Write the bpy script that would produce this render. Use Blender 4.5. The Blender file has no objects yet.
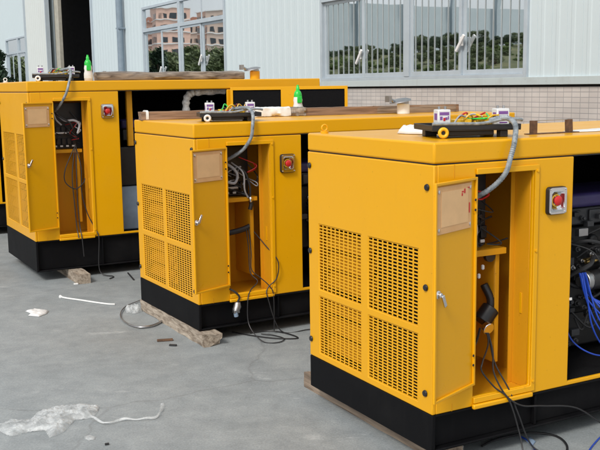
import bpy, bmesh, math, random
from mathutils import Vector, Matrix, noise
random.seed(7)
S = bpy.context.scene
COL = S.collection
R = math.radians

# ------------------------------------------------------------------ camera
EYE = Vector((0.0, 0.0, 1.75))
FPX, PITCH, ROLL = 921.76, R(8.613), R(-0.839)      # focal length in px of a 600 px wide frame
FW = Vector((0, math.cos(PITCH), -math.sin(PITCH)))
_u = Vector((0, math.sin(PITCH), math.cos(PITCH))); _r = Vector((1, 0, 0))
RT = math.cos(ROLL) * _r + math.sin(ROLL) * _u
UP = -math.sin(ROLL) * _r + math.cos(ROLL) * _u
cam = bpy.data.cameras.new('camera'); cam_o = bpy.data.objects.new('camera', cam); COL.objects.link(cam_o)
cam.sensor_width = 36.0; cam.lens = FPX / 600 * 36; cam.clip_start = 0.05; cam.clip_end = 1500
m = Matrix((RT, UP, -FW)).transposed().to_4x4(); m.translation = EYE
cam_o.matrix_world = m
S.camera = cam_o

# ------------------------------------------------------------------ sky, sun, exposure
SUN_AZ, SUN_EL = R(-152), R(44)       # azimuth measured from +Y towards +X: behind and left of the camera
world = bpy.data.worlds.new('World'); S.world = world; world.use_nodes = True
nt = world.node_tree; nt.nodes.clear()
sky = nt.nodes.new('ShaderNodeTexSky'); sky.sky_type = 'NISHITA'; sky.sun_disc = False
sky.sun_elevation = SUN_EL; sky.sun_rotation = SUN_AZ
sky.air_density = 1.0; sky.dust_density = 5.0; sky.ozone_density = 1.0; sky.altitude = 0
hsv = nt.nodes.new('ShaderNodeHueSaturation'); hsv.inputs['Saturation'].default_value = 0.45
bg = nt.nodes.new('ShaderNodeBackground'); bg.inputs['Strength'].default_value = 0.108
wo = nt.nodes.new('ShaderNodeOutputWorld')
# thin bright cloud veil over the clear sky
wtc = nt.nodes.new('ShaderNodeTexCoord'); wn = nt.nodes.new('ShaderNodeTexNoise'); wn.inputs['Scale'].default_value = 2.2; wn.inputs['Detail'].default_value = 6
wmr = nt.nodes.new('ShaderNodeMapRange'); wmr.inputs[1].default_value = 0.35; wmr.inputs[2].default_value = 0.65; wmr.inputs[3].default_value = 0.35; wmr.inputs[4].default_value = 0.75
wmx = nt.nodes.new('ShaderNodeMix'); wmx.data_type = 'RGBA'; wmx.inputs['B'].default_value = (7.6, 7.9, 8.2, 1)
nt.links.new(wtc.outputs['Generated'], wn.inputs['Vector']); nt.links.new(wn.outputs['Fac'], wmr.inputs[0]); nt.links.new(wmr.outputs[0], wmx.inputs['Factor'])
nt.links.new(sky.outputs[0], hsv.inputs['Color']); nt.links.new(hsv.outputs[0], wmx.inputs['A']); nt.links.new(wmx.outputs['Result'], bg.inputs['Color'])
nt.links.new(bg.outputs[0], wo.inputs['Surface'])
sun = bpy.data.lights.new('sun', 'SUN'); sun.energy = 1.75; sun.angle = R(14); sun.color = (1.0, 0.95, 0.87)
sun_o = bpy.data.objects.new('sun', sun); COL.objects.link(sun_o)
sd_ = Vector((math.sin(SUN_AZ) * math.cos(SUN_EL), math.cos(SUN_AZ) * math.cos(SUN_EL), math.sin(SUN_EL)))
sun_o.rotation_euler = sd_.to_track_quat('Z', 'Y').to_euler()
sun_o.location = (-10, -10, 20)
S.view_settings.view_transform = 'Standard'; S.view_settings.look = 'None'
S.view_settings.exposure = 0.30; S.view_settings.gamma = 1; S.view_settings.use_curve_mapping = False

# ------------------------------------------------------------------ frames of the place
YAW = R(29.0)
SD = Vector((math.cos(YAW), math.sin(YAW), 0))      # towards the factory wall
ED = Vector((-math.sin(YAW), math.cos(YAW), 0))     # along the factory wall, away
WALL_D = 6.57                                       # the wall plane: p . SD = WALL_D

def ray(px, py): return FW + (px - 300) / FPX * RT - (py - 225) / FPX * UP
def ground_at(px, py, z=0.0):
    d = ray(px, py); return EYE + d * ((z - EYE.z) / d.z)
def at_depth(px, py, dep): return EYE + ray(px, py) * dep

# ------------------------------------------------------------------ materials
def lin(c):
    return tuple(((v / 12.92) if v <= 0.04045 else ((v + 0.055) / 1.055) ** 2.4) for v in c)
def mat(name, col, rough=0.5, metal=0.0, var=0.0, vscale=8.0, bump=0.0, bscale=60.0, spec=0.5, coat=0.0, col2=None, rvar=0.0):
    m = bpy.data.materials.new(name); m.use_nodes = True
    n = m.node_tree.nodes; l = m.node_tree.links; b = n['Principled BSDF']
    b.inputs['Base Color'].default_value = (*col, 1); b.inputs['Roughness'].default_value = rough
    b.inputs['Metallic'].default_value = metal; b.inputs['Specular IOR Level'].default_value = spec
    b.inputs['Coat Weight'].default_value = coat; b.inputs['Coat Roughness'].default_value = 0.12
    tc = n.new('ShaderNodeTexCoord')
    if var or col2 or rvar:
        t = n.new('ShaderNodeTexNoise'); t.inputs['Scale'].default_value = vscale; t.inputs['Detail'].default_value = 7
        t.inputs['Roughness'].default_value = 0.65
        l.new(tc.outputs['Object'], t.inputs['Vector'])
        rp = n.new('ShaderNodeValToRGB'); rp.color_ramp.elements[0].position = 0.3; rp.color_ramp.elements[1].position = 0.7
        a = tuple(max(0, c * (1 - var)) for c in col); z = col2 if col2 else tuple(c * (1 + var) for c in col)
        rp.color_ramp.elements[0].color = (*a, 1); rp.color_ramp.elements[1].color = (*z, 1)
        l.new(t.outputs['Fac'], rp.inputs['Fac'])
        if var or col2: l.new(rp.outputs['Color'], b.inputs['Base Color'])
        if rvar:
            mr = n.new('ShaderNodeMapRange'); mr.inputs[1].default_value = 0.3; mr.inputs[2].default_value = 0.7
            mr.inputs[3].default_value = rough - rvar; mr.inputs[4].default_value = rough + rvar
            l.new(t.outputs['Fac'], mr.inputs[0]); l.new(mr.outputs[0], b.inputs['Roughness'])
    if bump:
        t2 = n.new('ShaderNodeTexNoise'); t2.inputs['Scale'].default_value = bscale; t2.inputs['Detail'].default_value = 4
        l.new(tc.outputs['Object'], t2.inputs['Vector'])
        bp = n.new('ShaderNodeBump'); bp.inputs['Strength'].default_value = bump; bp.inputs['Distance'].default_value = 0.01
        l.new(t2.outputs['Fac'], bp.inputs['Height']); l.new(bp.outputs['Normal'], b.inputs['Normal'])
    return m

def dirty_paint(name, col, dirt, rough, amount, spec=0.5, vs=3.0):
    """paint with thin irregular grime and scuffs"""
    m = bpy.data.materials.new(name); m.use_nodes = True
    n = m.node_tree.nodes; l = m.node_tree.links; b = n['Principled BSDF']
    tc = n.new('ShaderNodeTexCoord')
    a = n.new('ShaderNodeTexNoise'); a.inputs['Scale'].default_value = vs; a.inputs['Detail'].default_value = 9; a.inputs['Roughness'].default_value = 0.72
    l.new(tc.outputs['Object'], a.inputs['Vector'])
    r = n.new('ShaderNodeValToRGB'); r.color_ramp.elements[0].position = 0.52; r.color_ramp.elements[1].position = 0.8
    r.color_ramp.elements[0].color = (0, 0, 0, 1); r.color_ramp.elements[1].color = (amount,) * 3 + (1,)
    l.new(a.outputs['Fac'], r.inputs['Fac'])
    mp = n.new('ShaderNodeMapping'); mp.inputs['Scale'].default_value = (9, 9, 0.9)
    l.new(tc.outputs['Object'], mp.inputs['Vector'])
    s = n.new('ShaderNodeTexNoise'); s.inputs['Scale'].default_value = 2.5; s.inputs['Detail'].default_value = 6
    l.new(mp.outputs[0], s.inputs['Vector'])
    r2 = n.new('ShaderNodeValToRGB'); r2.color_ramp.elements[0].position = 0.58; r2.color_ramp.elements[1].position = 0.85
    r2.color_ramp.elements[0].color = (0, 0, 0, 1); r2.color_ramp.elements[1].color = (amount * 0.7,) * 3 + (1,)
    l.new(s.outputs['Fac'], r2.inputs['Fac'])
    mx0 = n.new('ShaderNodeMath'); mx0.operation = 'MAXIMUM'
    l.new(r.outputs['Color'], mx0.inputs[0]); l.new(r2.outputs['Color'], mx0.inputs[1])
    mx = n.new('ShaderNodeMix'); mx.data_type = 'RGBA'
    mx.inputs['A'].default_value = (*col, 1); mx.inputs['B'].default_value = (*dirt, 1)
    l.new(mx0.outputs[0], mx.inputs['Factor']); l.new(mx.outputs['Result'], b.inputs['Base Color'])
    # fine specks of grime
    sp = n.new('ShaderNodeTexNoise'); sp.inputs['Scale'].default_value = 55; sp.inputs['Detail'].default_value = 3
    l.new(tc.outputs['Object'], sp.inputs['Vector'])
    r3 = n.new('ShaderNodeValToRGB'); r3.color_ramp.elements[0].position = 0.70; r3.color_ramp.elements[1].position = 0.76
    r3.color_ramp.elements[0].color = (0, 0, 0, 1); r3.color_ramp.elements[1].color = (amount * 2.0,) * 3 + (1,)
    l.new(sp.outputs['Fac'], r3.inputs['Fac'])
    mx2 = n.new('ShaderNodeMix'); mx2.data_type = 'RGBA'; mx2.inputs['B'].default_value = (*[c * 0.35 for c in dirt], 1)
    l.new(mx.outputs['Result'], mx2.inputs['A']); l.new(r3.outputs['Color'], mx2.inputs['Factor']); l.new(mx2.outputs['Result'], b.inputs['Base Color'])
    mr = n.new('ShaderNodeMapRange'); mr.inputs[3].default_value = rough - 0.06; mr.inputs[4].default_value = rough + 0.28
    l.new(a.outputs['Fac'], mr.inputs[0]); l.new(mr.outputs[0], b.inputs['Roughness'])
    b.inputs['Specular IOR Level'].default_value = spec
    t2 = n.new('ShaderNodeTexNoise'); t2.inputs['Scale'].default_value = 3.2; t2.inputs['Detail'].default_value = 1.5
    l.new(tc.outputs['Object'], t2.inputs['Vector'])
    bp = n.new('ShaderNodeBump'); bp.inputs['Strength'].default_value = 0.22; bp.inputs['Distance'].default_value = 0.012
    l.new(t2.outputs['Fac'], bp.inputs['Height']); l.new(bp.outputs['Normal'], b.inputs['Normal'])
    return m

def glass_mat(name, tint, refl):
    m = bpy.data.materials.new(name); m.use_nodes = True
    n = m.node_tree.nodes; l = m.node_tree.links; n.clear()
    o = n.new('ShaderNodeOutputMaterial'); mx = n.new('ShaderNodeMixShader')
    g = n.new('ShaderNodeBsdfGlossy'); g.inputs['Roughness'].default_value = 0.012; g.inputs['Color'].default_value = (0.95, 0.99, 1.0, 1)
    t = n.new('ShaderNodeBsdfTransparent'); t.inputs['Color'].default_value = (*tint, 1)
    tc = n.new('ShaderNodeTexCoord'); tn = n.new('ShaderNodeTexNoise'); tn.inputs['Scale'].default_value = 1.7; tn.inputs['Detail'].default_value = 1
    l.new(tc.outputs['Object'], tn.inputs['Vector'])
    bp = n.new('ShaderNodeBump'); bp.inputs['Strength'].default_value = 0.05; bp.inputs['Distance'].default_value = 0.02
    l.new(tn.outputs['Fac'], bp.inputs['Height']); l.new(bp.outputs['Normal'], g.inputs['Normal'])
    mx.inputs[0].default_value = refl
    l.new(t.outputs[0], mx.inputs[1]); l.new(g.outputs[0], mx.inputs[2]); l.new(mx.outputs[0], o.inputs['Surface'])
    return m

def wood_mat(name, dark, light, scale=(1.5, 26, 26)):
    m = bpy.data.materials.new(name); m.use_nodes = True
    n = m.node_tree.nodes; l = m.node_tree.links; b = n['Principled BSDF']; b.inputs['Roughness'].default_value = 0.85
    tc = n.new('ShaderNodeTexCoord'); mp = n.new('ShaderNodeMapping'); mp.inputs['Scale'].default_value = scale
    l.new(tc.outputs['Object'], mp.inputs['Vector'])
    t = n.new('ShaderNodeTexNoise'); t.inputs['Scale'].default_value = 2.0; t.inputs['Detail'].default_value = 8; t.inputs['Distortion'].default_value = 0.6
    l.new(mp.outputs[0], t.inputs['Vector'])
    r = n.new('ShaderNodeValToRGB'); r.color_ramp.elements[0].position = 0.3; r.color_ramp.elements[1].position = 0.72
    r.color_ramp.elements[0].color = (*dark, 1); r.color_ramp.elements[1].color = (*light, 1)
    l.new(t.outputs['Fac'], r.inputs['Fac']); l.new(r.outputs['Color'], b.inputs['Base Color'])
    bp = n.new('ShaderNodeBump'); bp.inputs['Strength'].default_value = 0.6; bp.inputs['Distance'].default_value = 0.008
    l.new(t.outputs['Fac'], bp.inputs['Height']); l.new(bp.outputs['Normal'], b.inputs['Normal'])
    return m

def concrete_mat():
    m = bpy.data.materials.new('concrete'); m.use_nodes = True
    n = m.node_tree.nodes; l = m.node_tree.links; b = n['Principled BSDF']
    b.inputs['Roughness'].default_value = 0.62; b.inputs['Specular IOR Level'].default_value = 0.4
    tc = n.new('ShaderNodeTexCoord')
    def nz(scale, det, rough=0.6, dist=0.0):
        t = n.new('ShaderNodeTexNoise'); t.inputs['Scale'].default_value = scale; t.inputs['Detail'].default_value = det
        t.inputs['Roughness'].default_value = rough; t.inputs['Distortion'].default_value = dist
        l.new(tc.outputs['Object'], t.inputs['Vector']); return t
    def ramp(src, p0, p1, c0, c1):
        r = n.new('ShaderNodeValToRGB'); r.color_ramp.elements[0].position = p0; r.color_ramp.elements[1].position = p1
        r.color_ramp.elements[0].color = (*c0, 1); r.color_ramp.elements[1].color = (*c1, 1)
        l.new(src, r.inputs['Fac']); return r.outputs['Color']
    def mix(f, a, bb, mode='MIX'):
        x = n.new('ShaderNodeMix'); x.data_type = 'RGBA'; x.blend_type = mode
        if isinstance(f, float): x.inputs['Factor'].default_value = f
        else: l.new(f, x.inputs['Factor'])
        for s, v in (('A', a), ('B', bb)):
            if isinstance(v, tuple): x.inputs[s].default_value = (*v, 1)
            else: l.new(v, x.inputs[s])
        return x.outputs['Result']
    big = ramp(nz(0.55, 6, 0.6).outputs['Fac'], 0.32, 0.7, (0.262, 0.289, 0.300), (0.33, 0.356, 0.366))
    mid = ramp(nz(5.5, 10, 0.74, 0.2).outputs['Fac'], 0.32, 0.7, (0.78, 0.79, 0.80), (1.14, 1.13, 1.12))
    c = mix(1.0, big, mid, 'MULTIPLY')
    fine = ramp(nz(95, 4, 0.75).outputs['Fac'], 0.34, 0.68, (0.72, 0.72, 0.72), (1.16, 1.16, 1.16))
    c = mix(0.8, c, fine, 'MULTIPLY')
    pit = ramp(nz(28, 5, 0.7).outputs['Fac'], 0.68, 0.75, (0, 0, 0), (0.45, 0.45, 0.45))
    c = mix(pit, c, (0.17, 0.175, 0.17))
    # damp dark blotches
    st = ramp(nz(1.5, 5, 0.55, 0.8).outputs['Fac'], 0.58, 0.72, (0, 0, 0), (0.38, 0.38, 0.38))
    c = mix(st, c, (0.185, 0.205, 0.212))
    # pale cement scuffs, drawn out
    mp = n.new('ShaderNodeMapping'); mp.inputs['Rotation'].default_value = (0, 0, R(25)); mp.inputs['Scale'].default_value = (1.0, 1.7, 1)
    l.new(tc.outputs['Object'], mp.inputs['Vector'])
    t = n.new('ShaderNodeTexNoise'); t.inputs['Scale'].default_value = 2.1; t.inputs['Detail'].default_value = 10; t.inputs['Roughness'].default_value = 0.75
    l.new(mp.outputs[0], t.inputs['Vector'])
    sc = ramp(t.outputs['Fac'], 0.60, 0.73, (0, 0, 0), (0.6, 0.6, 0.6))
    c = mix(sc, c, (0.56, 0.58, 0.59))
    # rusty brown tint patches
    br = ramp(nz(0.9, 4).outputs['Fac'], 0.6, 0.8, (0, 0, 0), (0.22, 0.22, 0.22))
    c = mix(br, c, (0.24, 0.21, 0.165))
    # hairline cracks
    v = n.new('ShaderNodeTexVoronoi'); v.feature = 'DISTANCE_TO_EDGE'; v.inputs['Scale'].default_value = 0.42
    wn = nz(1.2, 6); ad = n.new('ShaderNodeMix'); ad.data_type = 'RGBA'; ad.inputs['Factor'].default_value = 0.25
    l.new(tc.outputs['Object'], ad.inputs['A']); l.new(wn.outputs['Color'], ad.inputs['B']); l.new(ad.outputs['Result'], v.inputs['Vector'])
    cr = ramp(v.outputs['Distance'], 0.0, 0.004, (0.3, 0.3, 0.3), (0, 0, 0))
    c = mix(cr, c, (0.12, 0.12, 0.12))
    l.new(c, b.inputs['Base Color'])
    rr = n.new('ShaderNodeMapRange'); rr.inputs[3].default_value = 0.5; rr.inputs[4].default_value = 0.8
    l.new(nz(1.5, 5, 0.55, 0.8).outputs['Fac'], rr.inputs[0]); l.new(rr.outputs[0], b.inputs['Roughness'])
    bp = n.new('ShaderNodeBump'); bp.inputs['Strength'].default_value = 0.35; bp.inputs['Distance'].default_value = 0.004
    l.new(nz(45, 6, 0.7).outputs['Fac'], bp.inputs['Height']); l.new(bp.outputs['Normal'], b.inputs['Normal'])
    return m

def tile_mat():
    m = bpy.data.materials.new('wall_tiles'); m.use_nodes = True
    n = m.node_tree.nodes; l = m.node_tree.links; b = n['Principled BSDF']; b.inputs['Roughness'].default_value = 0.32
    tc = n.new('ShaderNodeTexCoord'); sp = n.new('ShaderNodeSeparateXYZ'); cb = n.new('ShaderNodeCombineXYZ')
    l.new(tc.outputs['Object'], sp.inputs[0]); l.new(sp.outputs['Y'], cb.inputs['X']); l.new(sp.outputs['Z'], cb.inputs['Y'])
    br = n.new('ShaderNodeTexBrick'); br.offset = 0.0; br.squash = 1.0
    br.inputs['Scale'].default_value = 1.0; br.inputs['Brick Width'].default_value = 0.108; br.inputs['Row Height'].default_value = 0.05
    br.inputs['Mortar Size'].default_value = 0.0035; br.inputs['Mortar Smooth'].default_value = 0.15; br.inputs['Bias'].default_value = 0.0
    br.inputs['Color1'].default_value = (0.60, 0.57, 0.55, 1); br.inputs['Color2'].default_value = (0.53, 0.50, 0.485, 1)
    br.inputs['Mortar'].default_value = (0.34, 0.335, 0.34, 1)
    l.new(cb.outputs[0], br.inputs['Vector'])
    t = n.new('ShaderNodeTexNoise'); t.inputs['Scale'].default_value = 1.6; t.inputs['Detail'].default_value = 8
    l.new(tc.outputs['Object'], t.inputs['Vector'])
    r = n.new('ShaderNodeValToRGB'); r.color_ramp.elements[0].position = 0.3; r.color_ramp.elements[1].position = 0.7
    r.color_ramp.elements[0].color = (0.8, 0.8, 0.8, 1); r.color_ramp.elements[1].color = (1.08, 1.06, 1.04, 1)
    l.new(t.outputs['Fac'], r.inputs['Fac'])
    x = n.new('ShaderNodeMix'); x.data_type = 'RGBA'; x.blend_type = 'MULTIPLY'; x.inputs['Factor'].default_value = 1
    l.new(br.outputs['Color'], x.inputs['A']); l.new(r.outputs['Color'], x.inputs['B']); l.new(x.outputs['Result'], b.inputs['Base Color'])
    iv = n.new('ShaderNodeMath'); iv.operation = 'SUBTRACT'; iv.inputs[0].default_value = 1; l.new(br.outputs['Fac'], iv.inputs[1])
    bp = n.new('ShaderNodeBump'); bp.inputs['Strength'].default_value = 0.5; bp.inputs['Distance'].default_value = 0.003
    l.new(iv.outputs[0], bp.inputs['Height']); l.new(bp.outputs['Normal'], b.inputs['Normal'])
    return m

def leaf_mat(name, c1, c2, c3=None):
    m = bpy.data.materials.new(name); m.use_nodes = True
    n = m.node_tree.nodes; l = m.node_tree.links; b = n['Principled BSDF']; b.inputs['Roughness'].default_value = 0.55
    g = n.new('ShaderNodeNewGeometry'); r = n.new('ShaderNodeValToRGB')
    r.color_ramp.elements[0].color = (*c1, 1); r.color_ramp.elements[1].color = (*c2, 1)
    if c3: e = r.color_ramp.elements.new(0.85); e.color = (*c3, 1)
    l.new(g.outputs['Random Per Island'], r.inputs['Fac']); l.new(r.outputs['Color'], b.inputs['Base Color'])
    return m

YEL = (0.755, 0.366, 0.002)
M = {
 'yellow': dirty_paint('yellow_paint', YEL, (0.55, 0.30, 0.03), 0.22, 0.15, spec=0.4),
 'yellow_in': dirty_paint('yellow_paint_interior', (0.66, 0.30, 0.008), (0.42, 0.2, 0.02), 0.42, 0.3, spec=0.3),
 'black': dirty_paint('black_base_paint', (0.004, 0.004, 0.005), (0.03, 0.029, 0.028), 0.5, 0.25, spec=0.12, vs=2.2),
 'foam': mat('black_foam', (0.008, 0.008, 0.009), 0.95, spec=0.1, bump=0.6, bscale=120),
 'blackp': mat('black_plastic', (0.015, 0.015, 0.017), 0.4, var=0.2),
 'rubber': mat('black_rubber', (0.02, 0.02, 0.022), 0.55, var=0.2),
 'cable': mat('black_cable', (0.018, 0.018, 0.02), 0.45, var=0.2),
 'bluecable': mat('blue_cable', (0.015, 0.06, 0.42), 0.4, var=0.2),
 'greycable': mat('grey_cable', (0.38, 0.38, 0.4), 0.45, var=0.15),
 'redplastic': mat('red_plastic', (0.55, 0.02, 0.02), 0.3, var=0.1),
 'yellowplastic': mat('yellow_plastic', (0.75, 0.45, 0.02), 0.35, var=0.1),
 'greenplastic': mat('green_plastic', (0.02, 0.55, 0.06), 0.3, var=0.15),
 'whiteplastic': mat('white_plastic', (0.72, 0.72, 0.72), 0.4, var=0.06),
 'purple': mat('purple_print', (0.2, 0.08, 0.3), 0.5, var=0.1),
 'chrome': mat('chrome', (0.75, 0.75, 0.77), 0.16, 1.0, rvar=0.06),
 'steel': mat('dull_steel', (0.42, 0.42, 0.43), 0.42, 1.0, var=0.15, rvar=0.1),
 'rust': mat('brown_steel', (0.10, 0.055, 0.035), 0.7, var=0.4, vscale=30, col2=(0.17, 0.09, 0.05)),
 'engine': mat('engine_black', (0.010, 0.0105, 0.012), 0.5, var=0.4, vscale=14),
 'engrey': mat('engine_grey', (0.045, 0.047, 0.052), 0.45, 0.3, var=0.3, vscale=14),
 'engpurple': mat('engine_purple', (0.035, 0.025, 0.11), 0.45, var=0.3),
 'bluegrey': mat('blue_grey_paint', (0.23, 0.31, 0.42), 0.5, var=0.15),
 'brass': mat('brass', (0.62, 0.43, 0.16), 0.3, 1.0, var=0.1),
 'wrap': mat('silver_wrap', (0.85, 0.84, 0.82), 0.4, 0.1, var=0.25, vscale=40, bump=0.9, bscale=70),
 'conduit': mat('grey_conduit', (0.12, 0.145, 0.165), 0.38, var=0.3, vscale=34, col2=(0.36, 0.40, 0.43)),
 'plate': mat('clear_document_pocket', (0.66, 0.36, 0.16), 0.4, var=0.1, vscale=5, col2=(0.72, 0.43, 0.21), spec=0.3),
 'paper': mat('brown_paper', (0.74, 0.46, 0.23), 0.6, var=0.08, vscale=6),
 'wood': wood_mat('old_timber', (0.10, 0.07, 0.05), (0.36, 0.28, 0.21)),
 'woodred': wood_mat('reddish_plank', (0.12, 0.07, 0.045), (0.36, 0.23, 0.15)),
 'woodpale': wood_mat('pale_timber', (0.17, 0.13, 0.095), (0.50, 0.43, 0.35), (5, 22, 22)),
 'bark': wood_mat('rough_bark', (0.09, 0.07, 0.06), (0.38, 0.33, 0.28), (3, 18, 18)),
 'film': mat('white_plastic_film', (0.76, 0.77, 0.76), 0.35, var=0.08, vscale=18),
 'clad': dirty_paint('pale_blue_cladding', (0.54, 0.622, 0.655), (0.42, 0.46, 0.47), 0.45, 0.2, vs=0.6),
 'cladwarm': dirty_paint('pale_grey_cladding', (0.60, 0.635, 0.62), (0.38, 0.37, 0.33), 0.5, 0.3, vs=0.6),
 'alu': mat('window_aluminium', (0.42, 0.48, 0.53), 0.42, 0.1, var=0.08, vscale=4),
 'aludark': mat('sash_shadow_gap', (0.10, 0.10, 0.12), 0.6, var=0.1),
 'sill': dirty_paint('sill_flashing', (0.45, 0.51, 0.52), (0.30, 0.30, 0.27), 0.5, 0.5, vs=3),
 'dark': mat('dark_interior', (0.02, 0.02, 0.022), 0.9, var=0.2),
 'room': mat('room_interior', (0.06, 0.065, 0.07), 0.9, var=0.2, vscale=1),
 'bars': mat('white_bars', (0.37, 0.41, 0.43), 0.6, var=0.05),
 'pipe': mat('blue_grey_pipe', (0.20, 0.255, 0.31), 0.45, var=0.12),
 'beige': mat('beige_column', (0.42, 0.40, 0.34), 0.6, var=0.15),
 'tiles': tile_mat(), 'concrete': concrete_mat(),
 'glass': glass_mat('tinted_window_glass', (0.6, 0.65, 0.67), 0.8),
 'leafdark': leaf_mat('dark_conifer_leaf', (0.008, 0.022, 0.012), (0.03, 0.07, 0.03)),
 'leaf': leaf_mat('mid_leaf', (0.06, 0.12, 0.03), (0.16, 0.25, 0.06), (0.24, 0.30, 0.10)),
 'leafb': leaf_mat('olive_leaf', (0.06, 0.09, 0.035), (0.17, 0.21, 0.09)),
 'leafbank': leaf_mat('bank_tree_leaf', (0.035, 0.065, 0.035), (0.11, 0.16, 0.08)),
 'trunk': wood_mat('tree_bark', (0.05, 0.035, 0.025), (0.14, 0.1, 0.07), (14, 14, 2)),
 'hill': mat('grassy_earth', (0.065, 0.10, 0.04), 0.95, var=0.3, vscale=0.6, col2=(0.17, 0.165, 0.075)),
 'pink': mat('pink_render', (0.78, 0.52, 0.42), 0.85, var=0.12, vscale=0.5),
 'browns': mat('brown_render', (0.62, 0.48, 0.40), 0.85, var=0.12, vscale=0.5),
 'rooft': mat('red_roof_tiles', (0.26, 0.11, 0.07), 0.8, var=0.2, vscale=3),
 'winglass': mat('dark_window', (0.04, 0.05, 0.06), 0.15, var=0.2),
 'shed': mat('blue_grey_shed_sheet', (0.42, 0.48, 0.50), 0.6, var=0.05, vscale=0.4),
 'shedcol': mat('shed_posts', (0.36, 0.42, 0.45), 0.6, var=0.08),
}

def bag_mat():
    m = bpy.data.materials.new('crumpled_plastic'); m.use_nodes = True
    n = m.node_tree.nodes; l = m.node_tree.links; b = n['Principled BSDF']
    b.inputs['Base Color'].default_value = (0.80, 0.83, 0.84, 1); b.inputs['Roughness'].default_value = 0.16
    o = [x for x in n if x.type == 'OUTPUT_MATERIAL'][0]
    tr = n.new('ShaderNodeBsdfTransparent'); mx = n.new('ShaderNodeMixShader')
    tc = n.new('ShaderNodeTexCoord'); t = n.new('ShaderNodeTexNoise'); t.inputs['Scale'].default_value = 9; t.inputs['Detail'].default_value = 5; t.inputs['Distortion'].default_value = 1.2
    l.new(tc.outputs['Object'], t.inputs['Vector'])
    mr = n.new('ShaderNodeMapRange'); mr.inputs[1].default_value = 0.35; mr.inputs[2].default_value = 0.62; mr.inputs[3].default_value = 0.10; mr.inputs[4].default_value = 0.46
    l.new(t.outputs['Fac'], mr.inputs[0]); l.new(mr.outputs[0], mx.inputs[0])
    l.new(tr.outputs[0], mx.inputs[1]); l.new(b.outputs[0], mx.inputs[2]); l.new(mx.outputs[0], o.inputs['Surface'])
    bp = n.new('ShaderNodeBump'); bp.inputs['Strength'].default_value = 0.8; bp.inputs['Distance'].default_value = 0.01
    t2 = n.new('ShaderNodeTexNoise'); t2.inputs['Scale'].default_value = 30; t2.inputs['Detail'].default_value = 5; t2.inputs['Distortion'].default_value = 1.5
    l.new(tc.outputs['Object'], t2.inputs['Vector']); l.new(t2.outputs['Fac'], bp.inputs['Height']); l.new(bp.outputs['Normal'], b.inputs['Normal'])
    return m
M['bag'] = bag_mat()

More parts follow.
